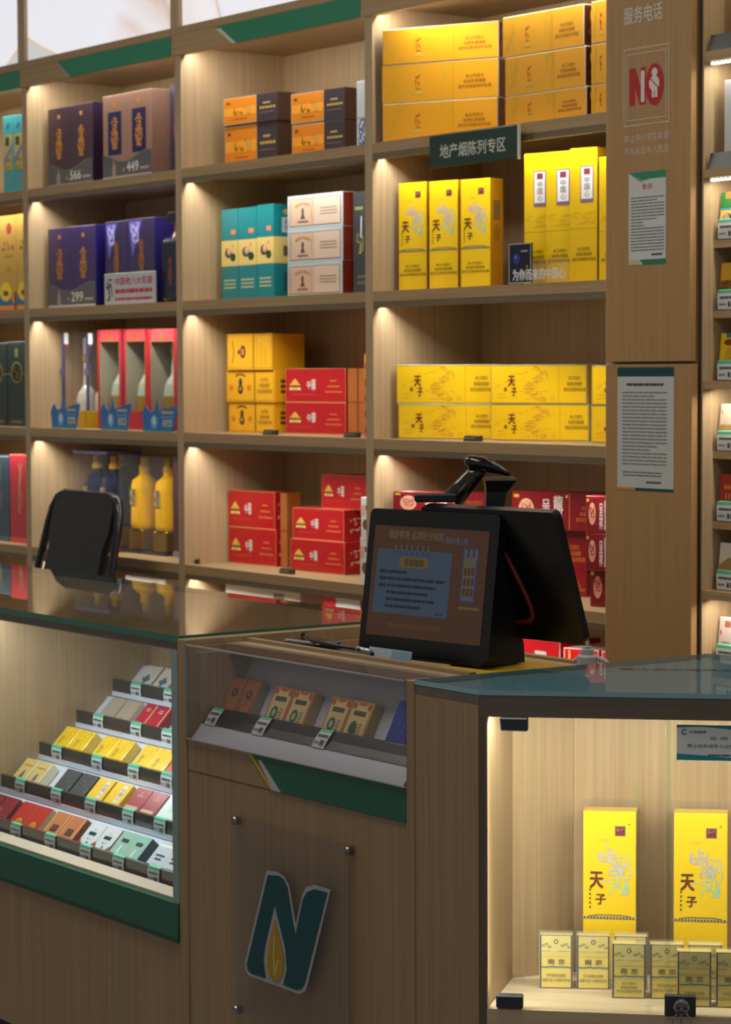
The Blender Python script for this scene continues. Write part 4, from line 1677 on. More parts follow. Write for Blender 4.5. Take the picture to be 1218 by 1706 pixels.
def price_tag(loc, yaw, lean, label, w=.03, h=.034, curl=.6):
    """paper tag curling over a label strip: green head, white body with tiny print"""
    p = Pk()
    gr, wt = M('#5fb894', .5), M('#cdd3d3', .55)
    n = 6
    prof = []
    for i in range(n + 1):
        s = i / n
        prof.append((-.0012 - .0035 * curl * math.sin(s * math.pi), -h + h * s))
    prof.append((.004, .0022))
    for i in range(len(prof) - 1):
        (y0, z0), (y1, z1) = prof[i], prof[i + 1]
        m = gr if i >= 5 else wt
        p.face([(-w / 2, y0, z0), (w / 2, y0, z0), (w / 2, y1, z1), (-w / 2, y1, z1)], m)
        p.face([(w / 2, y0 + .0004, z0), (-w / 2, y0 + .0004, z0), (-w / 2, y1 + .0004, z1), (w / 2, y1 + .0004, z1)], m)
    f = Frame((-w / 2, -.0050 * curl - .0010, -h), (1, 0, 0), (0, 0, 1), w, h)
    p.lines(f, 3, .12, .54, .92, .70, 1, ink('#55595c'), 1, .8, 0)
    p.lines(f, 4, .08, .22, .42, .32, 1, ink('#7a7e80'), 1, .9, 0)
    p.rect(f, .55, .14, .66, .40, ink('#3c4042'), 1)
    p.rect(f, .72, .14, .83, .40, ink('#3c4042'), 1)
    return tag(p.obj('price_tag', None, loc, (R_(lean), 0, R_(yaw))), label, 'price tag', PTAG)


for z, base, pa, lab in ((1.733, '#e0c46a', pa_lotus, 'green and yellow lotus pack'), (1.585, '#d09a1a', pa_brown, 'yellow and brown landscape pack'),
                         (1.437, '#e6bc14', pa_yellow, 'plain yellow pack with a dark red oval'), (1.288, '#d9c9b4', pa_beige, 'beige landscape pack'),
                         (1.139, '#a32420', pa_red, 'dark red pack with three gold ovals'), (.993, '#d3cdc2', pa_tan, 'white pack with a tan hill'), (.835, '#d8c6c4', pa_pink, 'pink-white pack')):
    rbox(3.012, .037, z + .0, .056, .022, .098, pk_generic(base, pa), lab + ' on the right display shelf', lean=6)
    p = Pk(); p.box(0, 0, 0, 1.0, .003, .026, M('#3a3a3c', .2)); tag(p.obj('label_strip', None, (3.012, .0325, z + .0003)), 'dark label strip in front of the ' + lab, 'label strip', 'label strips')
    price_tag((3.047, .0322, z + .042), 0, 0, 'price tag of the ' + lab, .058, .040, .3)
p = Pk(); p.box(RX0, .0, .817, RX1, .30, .835, WOODH); part(p, 'lit_shelf', t)

# ------------------------------------------------------------------ left glass counter
YF, YB = -1.25, -.695
LX0, LX1 = .6, 2.919
XL, XR = 1.9, 2.905
t = thing('display_counter', 'glass-topped left counter with stepped cigarette display and green band', 'counter', (LX1, YF, 0))
p = Pk(); p.box(LX0, YF, .961, LX1, YB, .973, TOPG, 0, {'front': GEDGE, 'right': GEDGE, 'back': GEDGE, 'left': GEDGE}); part(p, 'glass_top', t)
p = Pk(); p.box(LX0, YF + .004, .946, LX1, YB, .9605, DARKW, 0, {'top': TOPW}); part(p, 'top_board', t)
p = Pk(); p.box(LX0, YF, .472, XR - .008, YF + .006, .9455, GLASS, 0, {'left': M('#8fb3ab', .2), 'right': M('#8fb3ab', .2)}); part(p, 'front_pane', t)
p = Pk(); p.box(XR - .008, YF - .001, .472, LX1 - .001, YF + .012, .9455, M('#8aa09f', .25, 0, .6)); part(p, 'pane_edge', t)
p = Pk(); p.box(XL - .018, YF + .008, .479, XL, YB - .0005, .945, WOODC); p.box(XR, YF + .012, .10, LX1, YB, .946, WOODC); p.box(LX0, YF + .01, .1, LX0 + .018, YB, .945, WOODC); part(p, 'side_panel', t)
p = Pk(); p.box(LX0, YB, .1, LX1, YB + .018, .946, WOODC); part(p, 'back_panel', t)
p = Pk(); p.box(LX0, YF + .0065, .44, XR, YB, .455, M('#cdb9a2', .5)); part(p, 'case_floor', t)
p = Pk(); p.box(LX0, YF + .0065, .455, XR, -1.196, .4785, M('#cdb9a2', .5)); part(p, 'front_ledge', t)
p = Pk(); p.box(LX0, YF - .004, .399, LX1 - .001, YF + .010, .4725, GREEND); p.box(LX0, YF - .0045, .399, LX1 - .001, YF - .004, .4075, M('#113f30', .4)); part(p, 'green_band', t)
p = Pk(); p.box(LX0, YF + .001, .1, LX1, YF + .018, .399, WOODC); part(p, 'front_panel', t)
p = Pk(); p.box(LX0, YF + .05, 0, LX1, YB - .03, .1, M('#1c1a18', .6)); part(p, 'plinth', t)
TI = [(-.795 - .0965 * i, .757 - .064 * i) for i in range(-1, 5)]
prof = [(TI[5][0] - .012, .4556), (TI[5][0] - .012, TI[5][1] - .040)]
for i in range(5, 0, -1):
    y, z = TI[i]
    prof += [(y - .006, z - .040), (y - .006, z - .028), (y + .003, z - .028), (y + .003, z - .038), (y + .018, z - .038), (y + .080, z + .024)]
prof += [(YB + .0005, TI[0][1] - .040), (YB + .0005, .4556)]
p = Pk()
stw = M('#cdd0da', .35)
xa, xb = XL + .001, XR - .002
for (ya, za), (yb_, zb_) in zip(prof, prof[1:]):
    p.face([(xa, ya, za), (xb, ya, za), (xb, yb_, zb_), (xa, yb_, zb_)], stw)
    if yb_ > ya:
        p.face([(xa, yb_, .4556), (xa, ya, .4556), (xa, ya, za), (xa, yb_, zb_)], stw)
        p.face([(xb, ya, .4556), (xb, yb_, .4556), (xb, yb_, zb_), (xb, ya, za)], stw)
part(p, 'display_steps', t)
SMOKE = M('#3d3a38', .15, 0, .6)
SN = ('topmost', 'second', 'third', 'fourth', 'bottom')
for i in range(1, 6):
    y, z = TI[i]
    p = Pk(); p.box(XL + .001, y - .0035, z - .0275, XR - .002, y - .0005, z, SMOKE, .0006)
    p.box(XL + .001, y - .0005, z - .003, XR - .002, y + .006, z, SMOKE)
    p.box(XL + .001, y - .006, z - .040, XR - .002, y - .0035, z - .0385, M('#8d9096', .3))
    part(p, 'label_strip', t)
lamp('case_light', (2.40, -1.13, .94), .98, .012, CASE_POWER * .85, (.93, .97, 1.0), (0, .12, -1))


def spack(w, h, d, base, side, paint, k=0):
    p = Pk()
    p.box(0, 0, 0, w, d, h, print_(base), .001, {'right': print_(side), 'left': print_(side)})
    paint(p, front(w, d, h))
    return p


def pt_cross(p, f):
    p.rect(f, .06, .04, .94, .96, ink('#c9bfb2'))
    p.ell(f, .5, .5, .12, .18, ink('#4a6a7c'), 2)
    p.ell(f, .5, .5, .26, .08, ink('#4a6a7c'), 2)


def pt_fade(p, f):
    p.rect(f, .9, 0, .95, 1, ink('#c98a4a'))
    p.ell(f, .4, .35, .08, .05, ink('#c98a4a'), 2)


def pt_redline(p, f):
    p.rect(f, .86, 0, .92, 1, ink('#e0c08a'))
    p.lines(f, 2, .3, .72, .62, .86, 2, ink('#d8b0b0'), 2, .5, 0)


def pt_brush(p, f):
    p.squig(f, 3, .1, .55, .9, .95, ink('#d9ae1c'), 5, .0016)
    p.vtext(f, '天子', .2, .34, .42, .66, ink('#7a4a1a'), 2)


def pt_fig(p, f):
    p.ell(f, .5, .45, .09, .14, ink('#6a5a76'))
    p.ell(f, .5, .38, .14, .05, ink('#6a5a76'))
    p.lines(f, 1, .2, .74, .8, .80, 1, ink('#a8843c'), 2, .7, 0)
    p.rect(f, .92, 0, 1, 1, ink('#ddd6c8'), 2)


def pt_dark(p, f):
    p.line(f, [(.8, .2), (.95, .5)], .001, ink('#a8acb0'))
    p.ell(f, .4, .75, .03, .02, ink('#8a8f94'))
    p.ell(f, .6, .6, .025, .02, ink('#8a8f94'))


def pt_label(p, f):
    p.rect(f, .55, .35, .82, .92, ink('#dcd6c0'))
    p.vtext(f, '中国心', .60, .42, .78, .84, ink('#6a6050'), 2)


def pt_maroon(p, f):
    p.rect(f, .05, .26, .85, .40, ink('#c9a884'))
    p.lines(f, 3, .3, .70, .72, .80, 2, ink('#d8a8a0'), 2, .5, 0)
    p.ell(f, .5, .84, .05, .03, ink('#d9b06a'), 2)


def pt_pale(p, f):
    p.ell(f, .6, .6, .15, .12, ink('#b9cfc4'))
    p.lines(f, 3, .2, .2, .6, .3, 1, ink('#9ab0a4'), 2, .5, 0)


def pt_oval(p, f):
    p.ell(f, .55, .34, .19, .13, ink('#d8a41c'), 1)
    p.ell(f, .55, .34, .12, .08, ink('#b97a1c'), 2)
    p.rect(f, .0, .0, .02, 1, ink('#b8483a'), 1)


def pt_orange(p, f):
    p.rect(f, .0, .0, 1, .22, ink('#b5402c'))
    p.rect(f, .32, .36, .74, .58, ink('#3a2a2e'), 2)
    p.frame(f, .42, .42, .64, .53, .0012, ink('#a8805a'), 3)
    p.rect(f, .0, .2, .1, 1, ink('#e09a6a'), 2)
    p.rect(f, .9, .2, 1, 1, ink('#e09a6a'), 2)


def pt_diamond(p, f):
    p.poly(f, [(.82, .30), (1, .46), (1, .18)], ink('#b5303a'))
    p.poly(f, [(.18, .30), (0, .46), (0, .18)], ink('#b5303a'))
    p.poly(f, [(.36, .72), (.50, .86), (.64, .72)], ink('#cfd4d6'))
    p.lines(f, 6, .28, .58, .74, .70, 1, ink('#2c3034'), 2, .9, 0)
    p.squig(f, 2, .40, .28, .60, .48, ink('#2c3034'), 3, .0014, 2)


def pt_green(p, f):
    p.rect(f, .0, .0, 1, .3, ink('#6a9a86'))
    p.lines(f, 6, .28, .66, .74, .78, 1, ink('#2c4038'), 2, .9, 0)
    p.rect(f, .44, .30, .56, .56, ink('#e2e8e4'), 2)


def pt_silver(p, f):
    p.rect(f, 0, .86, 1, .93, ink('#eef2f4'))
    p.lines(f, 6, .22, .56, .80, .64, 1, ink('#4c5258'), 2, .7, 0)
    p.poly(f, [(.25, .46), (.75, .46), (.62, .53), (.5, .50), (.38, .53)], ink('#3c4248'), 2)
    p.lines(f, 7, .32, .18, .70, .34, 2, ink('#b08a90'), 2, .5, 0)


def pt_book(p, f):
    p.rect(f, .6, .0, 1, .25, ink('#c9a86a'))
    p.rect(f, .05, .5, .3, .6, ink('#a86a6a'))


def pt_plain(p, f):
    p.ell(f, .5, .6, .2, .1, ink('#d8b24a'))


PK_KINDS = {
    'cross': ('#cfc5b8', '#a8a298', pt_cross, 'white pack with a blue cross motif'), 'fade': ('#a89a88', '#bdb4a8', pt_fade, 'greyish brown pack'),
    'redline': ('#b8283a', '#8a2030', pt_redline, 'crimson pack with a gold stripe'), 'yel': ('#efc11c', '#d9b23c', pt_brush, 'bright yellow pack'),
    'fig': ('#d9ba6c', '#cfc4a4', pt_fig, 'tan pack with a small violet figure'), 'dark': ('#3f4246', '#2e3238', pt_dark, 'charcoal pack'),
    'label': ('#eebd22', '#c99a2c', pt_label, 'yellow pack with a white upright label'), 'maroon': ('#9c2433', '#a88a80', pt_maroon, 'maroon pack with a tan band'),
    'pale': ('#cdd8cf', '#b9c6be', pt_pale, 'pale green pack'), 'oval': ('#c2281e', '#b59a6a', pt_oval, 'red pack with a gold oval'),
    'orange': ('#c97848', '#7a4a3c', pt_orange, 'orange pack with a dark square'), 'diamond': ('#dde1e2', '#8a2a38', pt_diamond, 'white pack with red diamonds'),
    'green': ('#9cc4b0', '#2c3a48', pt_green, 'pale jade pack'), 'silver': ('#cfd6da', '#aab4ba', pt_silver, 'silver-white pack'),
    'book': ('#8a2028', '#6a2430', pt_book, 'dark red pack'), 'red': ('#c23a34', '#a02a2a', pt_plain, 'red pack'), 'brown': ('#a86040', '#8a5038', pt_plain, 'brown pack'), 'gold': ('#e0b84a', '#c9a040', pt_plain, 'gold pack')}
PACKS = {1: [('cross', 1.959, 2.033), ('cross', 2.033, 2.106), ('brown', 2.125, 2.185)],
         2: [('fade', 1.964, 2.031), ('fade', 2.031, 2.100), ('redline', 2.118, 2.169), ('redline', 2.169, 2.223), ('gold', 2.268, 2.324)],
         3: [('yel', 1.923, 1.992), ('yel', 1.992, 2.057), ('yel', 2.100, 2.163), ('yel', 2.163, 2.227), ('yel', 2.272, 2.335), ('yel', 2.335, 2.398), ('red', 2.405, 2.460)],
         4: [('fig', 1.915, 1.976), ('fig', 1.977, 2.035), ('dark', 2.097, 2.169), ('dark', 2.169, 2.240), ('label', 2.242, 2.311), ('label', 2.311, 2.386), ('maroon', 2.398, 2.464), ('maroon', 2.464, 2.523), ('pale', 2.530, 2.588), ('pale', 2.588, 2.645)],
         5: [('book', 1.937, 1.998), ('book', 1.999, 2.063), ('oval', 2.082, 2.145), ('oval', 2.145, 2.209), ('orange', 2.230, 2.295), ('orange', 2.295, 2.357), ('diamond', 2.379, 2.441), ('diamond', 2.441, 2.502), ('green', 2.507, 2.564), ('green', 2.564, 2.616), ('silver', 2.652, 2.709), ('silver', 2.709, 2.765)]}
PAIRN = {(3, 0): 'leftmost yellow pair', (3, 2): 'middle yellow pair', (3, 4): 'rightmost yellow pair'}
protos = {}
for row, lst in PACKS.items():
    y, z = TI[row]
    for n, (kind, xa, xb) in enumerate(lst):
        base, side, paint, desc = PK_KINDS[kind]
        w = .0595 if kind not in ('cross', 'yel', 'dark', 'label') else .0635
        w = min(w, xb - xa)
        key = (kind, round(w, 4))
        if key not in protos:
            protos[key] = spack(w, .077, .022, base, side, paint).obj('cigarette_pack')
            o = protos[key]
        else:
            o = protos[key].copy()
            COL.objects.link(o)
        o.location = (xa + (xb - xa - w) / 2, y + .0172 - .0156, z - .038 + .0170)
        o.rotation_euler = (R_(-45), 0, 0)
        same = [m for m, q in enumerate(lst) if q[0] == kind]
        if len(same) == 1:
            pos = ''
        elif kind == 'yel':
            pos = ', %s of the %s' % ('left' if n % 2 == 0 else 'right', PAIRN[(3, n - n % 2)])
        else:
            pos = ', %s of its pair' % ('left' if n == same[0] else 'right')
        tag(o, '%s, %s step of the left display%s' % (desc.replace(' a ', ' '), SN[row - 1], pos), 'cigarette pack', 'packs on the stepped display')
TAGS = {1: [2.008, 2.151], 2: [2.004, 2.169, 2.300], 3: [1.986, 2.165, 2.320, 2.454], 4: [1.994, 2.157, 2.305, 2.460, 2.585], 5: [2.154 - .154, 2.154, 2.305, 2.453, 2.585, 2.720]}
ORD = ('first', 'second', 'third', 'fourth', 'fifth', 'sixth')
for row, xs in TAGS.items():
    y, z = TI[row]
    for n, x in enumerate(xs):
        price_tag((x, y - .0035, z + .0005), 0, 0, 'price tag on the %s step of the left display, %s from the left' % (SN[row - 1], ORD[n]), .044, .031)

# ------------------------------------------------------------------ checkout cabinet in the middle
PX0, PX1 = 2.9495, 3.619
t = thing('checkout_cabinet', 'middle wood cabinet with the N plate and a slanted pack case', 'counter', (PX0, YF, 0))
p = Pk(); p.box(2.9195, YF - .001, 0.02, 2.949, YB, .968, WOODC, .0008); part(p, 'post', t)
p = Pk(); p.box(PX1 + .0005, YF - .001, 0.02, 3.641, YF + .045, .962, WOODC, .0008); part(p, 'post', t)
p = Pk(); p.box(PX0, YF + .002, .1, PX1, YF + .02, .727, WOODC); part(p, 'front_panel', t)
p = Pk(); p.box(PX0, YF + .001, .7285, PX1, YF + .02, .786, WOODC); fas = part(p, 'fascia', t)
p = Pk()
p.prism([(3.155, .786), (3.163, .786), (3.232, .7285), (3.226, .7285)], 'y', YF - .0008, YF, M('#c9b41e', .4))
p.prism([(3.185, .777), (3.196, .777), (3.258, .7285), (3.232, .7285)], 'y', YF - .0010, YF, M('#b8bcc2', .4))
p.prism([(3.163, .786), (PX1, .786), (PX1, .7285), (3.258, .7285), (3.196, .777), (3.180, .777)], 'y', YF - .0009, YF, GREEND)
p.obj('green_band', fas)
p = Pk(); p.box(PX0, YF + .02, .1, PX0 + .012, YB, .944, WOODC); p.box(PX1 - .012, YF + .02, .1, PX1, -.66, .899, WOODC); part(p, 'side_panel', t)
p = Pk(); p.box(PX0, YB - .0, .1, PX1, YB + .018, .93, WOODC); part(p, 'back_panel', t)
p = Pk(); p.box(PX0, -1.120, .945, PX1, -1.105, .9635, WOODC); p.box(PX0, -1.165, .945, PX1, -1.12, .957, TOPW); part(p, 'top_board', t)
p = Pk(); p.box(PX0, -1.105, .90, PX1, YB, .925, TOPW); part(p, 'desk_board', t)
LAV = M('#c4c4d2', .4)
p = Pk(); p.prism([(-1.249, .787), (-1.224, .8145), (-1.196, .8145), (-1.196, .805), (-1.1742, .805), (-1.105, .940), (-1.100, .940), (-1.100, .787)], 'x', PX0 + .012, PX1 - .012, LAV); part(p, 'sloped_liner', t)
p = Pk(); p.prism([(-1.226, .815), (-1.224, .815), (-1.202, .842), (-1.196, .842), (-1.196, .839), (-1.2025, .839)], 'x', PX0 + .012, PX1 - .012, M('#241c19', .3, 0, .4)); part(p, 'label_strip', t)
p = Pk()
p.box(PX0, YF - .004, .787, PX1, YF, .960, ACRYL)
p.box(PX0, YF - .004, .958, PX1, YF - .0, .961, M('#a9aaa6', .2, 0, .6))
p.box(PX0, YF - .0045, .786, PX1, YF - .0005, .788, M('#9a9c98', .2, 0, .6))
p.box(PX0, YF, .958, PX1, -1.165, .961, ACRYL)
p.box(PX0 - .0002, YF - .0045, .786, PX0 + .003, YF - .0005, .961, M('#85837c', .2, 0, .6))
part(p, 'acrylic_cover', t)
p = Pk(); p.box(PX0, YF + .05, 0, PX1, YB - .03, .1, M('#1c1a18', .6)); part(p, 'plinth', t)


def pp_brown(p, f):
    p.ell(f, .5, .68, .2, .10, ink('#3c2430'))
    p.ell(f, .5, .68, .1, .05, ink('#8a5a4a'), 2)
    p.squig(f, 2, .2, .3, .8, .5, ink('#c9843c'), 5, .0016)


def pp_gold(oval):
    def _(p, f):
        p.rect(f, .08, .05, .92, .95, ink('#cdb27c'))
        for u, v in ((.15, .11), (.85, .11), (.15, .89), (.85, .89)):
            p.ell(f, u, v, .10, .07, ink('#a8562c'), 2, 12)
        p.ell(f, .5, .94, .2, .035, ink('#b9582c'), 2)
        p.ell(f, .5, .06, .2, .035, ink('#b9582c'), 2)
        p.ell(f, .4, .42, .17, .15, ink('#2f5a3a'), 3)
        p.ell(f, .4, .42, .09, .08, ink('#9ab08a'), 4)
        if oval:
            p.poly(f, [(.25, .35), (.6, .32), (.55, .52), (.4, .58)], ink('#24502c'), 5)
        p.lines(f, 3, .22, .68, .78, .80, 1, ink('#4a4a34'), 4, .8, 0)
        p.lines(f, 4, .62, .3, .8, .55, 4, ink('#8a7a4c'), 4, .4, 0)
    return _


def pp_blue(p, f):
    p.squig(f, 2, .3, .4, .7, .6, ink('#4a6ac8'), 4, .0012)


yb, zb = -1.1745, .8055
LN = 27
cy, sy_ = math.cos(R_(LN)), math.sin(R_(LN))
for kind, x0, x1, lab, hh in (('b', 2.962, 3.006, 'copper brown pack in the middle case, left one', .088), ('b', 3.010, 3.054, 'copper brown pack in the middle case, right one', .088),
                              ('g', 3.104, 3.165, 'gold-framed pack with a green oval, first from the left in the middle case', .086), ('g', 3.167, 3.228, 'gold-framed pack with a green oval, second from the left in the middle case', .086),
                              ('g', 3.282, 3.343, 'gold-framed pack with a green oval, third from the left in the middle case', .086), ('l', 3.345, 3.406, 'gold-framed pack with a green leaf, in the middle case', .086),
                              ('u', 3.468, 3.525, 'deep blue pack at the right end of the middle case', .100)):
    base, side, pa = {'b': ('#9a5834', '#8a8070', pp_brown), 'g': ('#b5703c', '#a89058', pp_gold(False)), 'l': ('#b59a4c', '#a08c50', pp_gold(True)), 'u': ('#1c2f8a', '#1a2668', pp_blue)}[kind]
    o = spack(x1 - x0, hh, .022, base, side, pa).obj('cigarette_pack')
    o.location = (x0, yb - .022 * cy, zb + .022 * sy_)
    o.rotation_euler = (R_(-LN), 0, 0)
    tag(o, lab, 'cigarette pack', 'packs in the middle case')
for n, x in enumerate((2.990, 3.146, 3.335)):
    price_tag((x, -1.2035, .8425), 0, -38, 'price tag in the middle case under the %s' % ('copper brown packs', 'first two gold-framed packs', 'last two gold-framed packs')[n], .036, .037)

# acrylic plate with the N emblem
t = thing('emblem_plate', 'clear acrylic plate with the N leaf emblem on the middle cabinet', 'sign', (3.114, -1.2515, .309))
p = Pk()
p.box(3.114, -1.264, .309, 3.476, -1.260, .669, glass('emblem_acrylic', (.90, .90, .88), 1.2, 1.5, .012)); pl = part(p, 'plate', t)
for x, z in ((3.123, .660), (3.467, .660), (3.123, .318), (3.467, .318)):
    p = Pk()
    p.lathe([(0, 0), (.008, 0), (.008, .010), (.0065, .013), (0, .0135)], M('#8a8886', .25, 1), n=16)
    o = p.obj('stud', t, (x - 3.114, -1.2645 + 1.2515 + .0135, z - .309), (R_(90), 0, 0))
    p = Pk()
f = Frame((0, -1.2642, 0), (1, 0, 0), (0, 0, 1), 1, 1)
NW = [(3.2315, .5891), (3.2654, .5922), (3.2866, .5878), (3.3016, .5750), (3.3210, .5110), (3.3403, .5644), (3.3523, .5801), (3.3789, .5886), (3.4252, .5885), (3.3566, .4138), (3.3476, .3983), (3.3296, .3901), (3.2508, .3905), (3.1727, .3905), (3.1601, .3986), (3.1600, .4131)]
NT = [(3.2357, .5818), (3.2714, .586), (3.2865, .5819), (3.2967, .5706), (3.3199, .4922), (3.3432, .5581), (3.3552, .572), (3.3788, .5812), (3.4165, .5816), (3.3477, .412), (3.3387, .4016), (3.3237, .3961), (3.2815, .3968), (3.2927, .425), (3.2883, .4622), (3.2567, .5325), (3.2269, .4574), (3.2203, .4281), (3.2274, .3973), (3.1823, .396), (3.1697, .4005), (3.1666, .4106)]
NL = [(3.2583, .5085), (3.2762, .4668), (3.285, .4408), (3.2817, .4159), (3.2693, .4013), (3.257, .397), (3.2417, .4026), (3.2326, .4165), (3.236, .4452), (3.2457, .4784)]


def emblem(pts, mat, k, name):
    p = Pk()
    p.poly(f, pts[::-1], mat, k)
    return part(p, name, t)


emblem(NW, ink('#a4a4ac'), 1, 'emblem_outline')
emblem(NT, ink('#0f4a50'), 3, 'emblem_letter')
o = emblem(NL, ink('#b08a1a'), 5, 'emblem_leaf')
p = Pk()
p.line(f, [(3.2561, .4769), (3.2530, .4414), (3.2575, .4072)], .0035, ink('#cfc08a'), 6)
p.line(f, [(3.2575, .412), (3.2640, .430), (3.2697, .4378)], .0030, ink('#cfc08a'), 6)
part(p, 'emblem_vein', t)

# ------------------------------------------------------------------ right glass counter (turned 45 degrees)
CX, CY = 3.805, -1.25
t = thing('display_counter', 'glass-fronted right counter with lit case of yellow packs and a key lock', 'counter', (CX, CY, 0), R_(45))
q2 = math.sqrt(.5)


def loc2(x, y):
    """world x,y -> counter-local (along front, inward)"""
    dx, dy = x - CX, y - CY
    return (dx * q2 + dy * q2, -dx * q2 + dy * q2)


TL = 1.15
outline = [loc2(3.6415, -1.25), (0, 0), (TL, 0), (TL, .60), loc2(4.10, -.49), loc2(3.672, -.632)]
p = Pk(); p.prism(outline, 'z', .9565, .9645, glass('counter_glass_clear', (.82, .90, .92), 1.0, 1.5), GEDGEB); p.obj('glass_top', t)
LINER = M('#8fa9b2', .5)
ins = [loc2(3.6425, -1.249), (.0005, .001), (TL, .001), (TL, .59), loc2(4.10, -.50), loc2(3.674, -.636)]
p = Pk(); p.prism(ins, 'z', .930, .9555, LINER, DARKW); p.obj('top_board', t)
# printed mat under the glass
p = Pk()
f = Frame((.198, .350, .9556), (1, 0, 0), (0, 1, 0), .36, .032)
p.text(f, '禁止向未成年人出售烟草制品', 0, .05, 1, .95, ink('#262d33'), 1, .02)
p.obj('mat_lettering', t)
p = Pk(); p.box(.0005, .0005, .923, TL, .020, .9555, DARKW); p.prism([loc2(3.6415, -1.2495), (.0, .0005), (.0, .02), loc2(3.6415, -1.23)], 'z', .9415, .9555, DARKW); p.obj('front_rail', t)
p = Pk(); p.box(.0, .0008, .1, .0125, .025, .923, DARKV); p.obj('corner_post', t)
a, b = loc2(3.6415, -1.2495), loc2(3.804, -1.2495)
c, d = loc2(3.800, -1.232), loc2(3.6415, -1.232)
p = Pk(); p.prism([a, b, c, d], 'z', .1, .941, WOODC); p.obj('angled_panel', t)
p = Pk(); p.prism([loc2(3.6415, -1.23), loc2(3.655, -1.23), loc2(3.690, -.65), loc2(3.676, -.65)], 'z', .1, .929, WOODC); p.obj('side_panel', t)
# lit case
p = Pk(); p.prism([(.0125, .001), (TL, .001), (TL, .256), (.10, .256), (.034, .20)], 'z', .440, .4636, wood('oak_case_floor', '#c9b294', '#dac4a6', (2, 90, 90))); p.obj('case_floor', t)
p = Pk(); p.box(.0125, .0012, .1, TL, .02, .440, DARKW); p.obj('lower_front', t)
p = Pk()
p.prism([(.0127, .012), (.034, .198), (.129, .256), (.129, .275), (.02, .22), (.0, .03)], 'z', .464, .925, WOODC)
p.obj('case_side', t)
p = Pk(); p.box(.1295, .2565, .464, TL, .275, .925, WOODC); p.obj('case_back', t)
p = Pk(); p.box(.0128, .003, .4645, .2965, .009, .9225, GLASS, 0, {'right': M('#a8b8a8', .2)}); p.obj('glass_door', t)
p = Pk(); p.box(.288, .0105, .4645, .60, .0165, .9225, GLASS, 0, {'left': M('#c9c29a', .2)}); p.obj('glass_door', t)
BK = M('#2c343d', .25, 0, .5)
for x0, x1, z0, z1 in ((.033, .077, .9015, .9225), (.027, .069, .4660, .4870)):
    p = Pk(); p.box(x0, -.004, z0, x1, .0135, z1, BK, .002); p.obj('door_clamp', t)
    
p = Pk(); p.box(.288, -.006, .4635, .336, .003, .4975, BK, .002); lk = p.obj('lock', t)
p = Pk(); p.lathe([(0, 0), (.0125, 0), (.0125, .012), (.010, .017), (0, .018)], M('#6a727a', .25, .9), n=20)
p.obj('lock_cylinder', lk, (.3145, -.006, .4815), (R_(90), 0, 0))
p = Pk(); p.box(-.0015, -.034, -.018, .0015, -.018, .004, M('#8a8f94', .3, .9)); p.lathe([(.004, -.0015), (.009, -.0015), (.009, .0015), (.004, .0015)], M('#24282c', .4), (0, -.028), 16)
p.obj('key', lk, (.3145, -.006, .4800))
p = Pk(); p.tube([(.3145 + .014 * math.cos(a_), -.030 + .004 * math.sin(a_ * 2), .462 + .014 * math.sin(a_)) for a_ in [i * math.tau / 20 for i in range(20)]], .0009, M('#9a9fa4', .25, 1), 8, True)
p.obj('key_ring', lk)
p = Pk(); p.box(.258, .004, .4645, .268, .016, .474, WRAP, .002); p.obj('door_stop', t)
p = Pk(); p.lathe([(.004, 0), (.010, 0), (.010, .010), (.004, .010)], ACRYL, (.046, .175), 18); o = p.obj('shelf_pin', t, (0, 0, .4640))
p = Pk(); p.prism([loc2(3.66, -1.2), (.03, .05), (TL, .05), (TL, .5), loc2(3.72, -.66)], 'z', 0, .1, M('#1c1a18', .6)); p.obj('plinth', t)
p = Pk(); p.box(.40, .53, .1, TL, .548, .93, WOODC); p.obj('rear_panel', t)


def rcw(x, y, z):
    return (CX + x * q2 - y * q2, CY + x * q2 + y * q2, z)


lamp('case_light', rcw(.49, .022, .920), .94, .010, CASE_POWER * .68, (1.0, .92, .80), (-q2 * .55, q2 * .55, -1), xdir=(q2, q2, 0))

lamp('case_light', rcw(.0165, .005, .70), .42, .004, CASE_POWER * .22, (1.0, .91, .77), (q2 * .9 - q2 * .5, q2 * .9 + q2 * .5, 0), xdir=(0, 0, 1))
# packs and cartons inside the right case
G = 'yellow packs in the right case'


def d_nj(p, w, d, h, alt):
    p.box(0, 0, 0, w, d, h, print_('#e6cc58'), .0009, {'top': print_('#e0c878')})
    f = front(w, d, h)
    dk = ink('#1f2c3c')
    p.rect(f, 0, 0, .045, 1, dk)
    p.rect(f, .955, 0, 1, 1, dk)
    p.rect(f, .045, .70, .955, .985, ink('#dcc878'))
    p.rect(f, .045, .985, .955, 1, ink('#4a5a6a'))
    for i in range(9):
        a = .1 + .8 * i / 8
        if abs(a - .5) > .12:
            p.ell(f, a, .80 + .03 * math.sin(i * 2.1), .07, .025, ink('#a09650'), 2, 10)
    p.rect(f, .045, .685, .955, .70, ink('#b39b4a'), 2)
    p.poly(f, [(.045, .60), (.955, .60), (.955, .70), (.7, .67), (.4, .71), (.2, .67), (.045, .69)], ink('#dcc462'), 2)
    p.ell(f, .5, .875, .068, .042, ink('#5a2430'), 3)
    p.ell(f, .5, .875, .042, .026, ink('#d8c9a0'), 4, 10)
    p.text(f, '南', .24, .445, .45, .545, ink('#4a1f1a'), 3, .03)
    p.text(f, '京', .56, .445, .77, .545, ink('#4a1f1a'), 3, .03)
    p.line(f, [(.05, .395), (.2, .388), (.4, .402), (.5, .392), (.7, .398), (.95, .39)], .0022, ink('#3a6a80'), 3)
    if alt:
        warn(p, f, .12, .88, .295, .072, ink('#5a4a20'))
    else:
        warn(p, f, .08, .92, .275, .09, ink('#6a5524'), WARN2)


NJ = {}


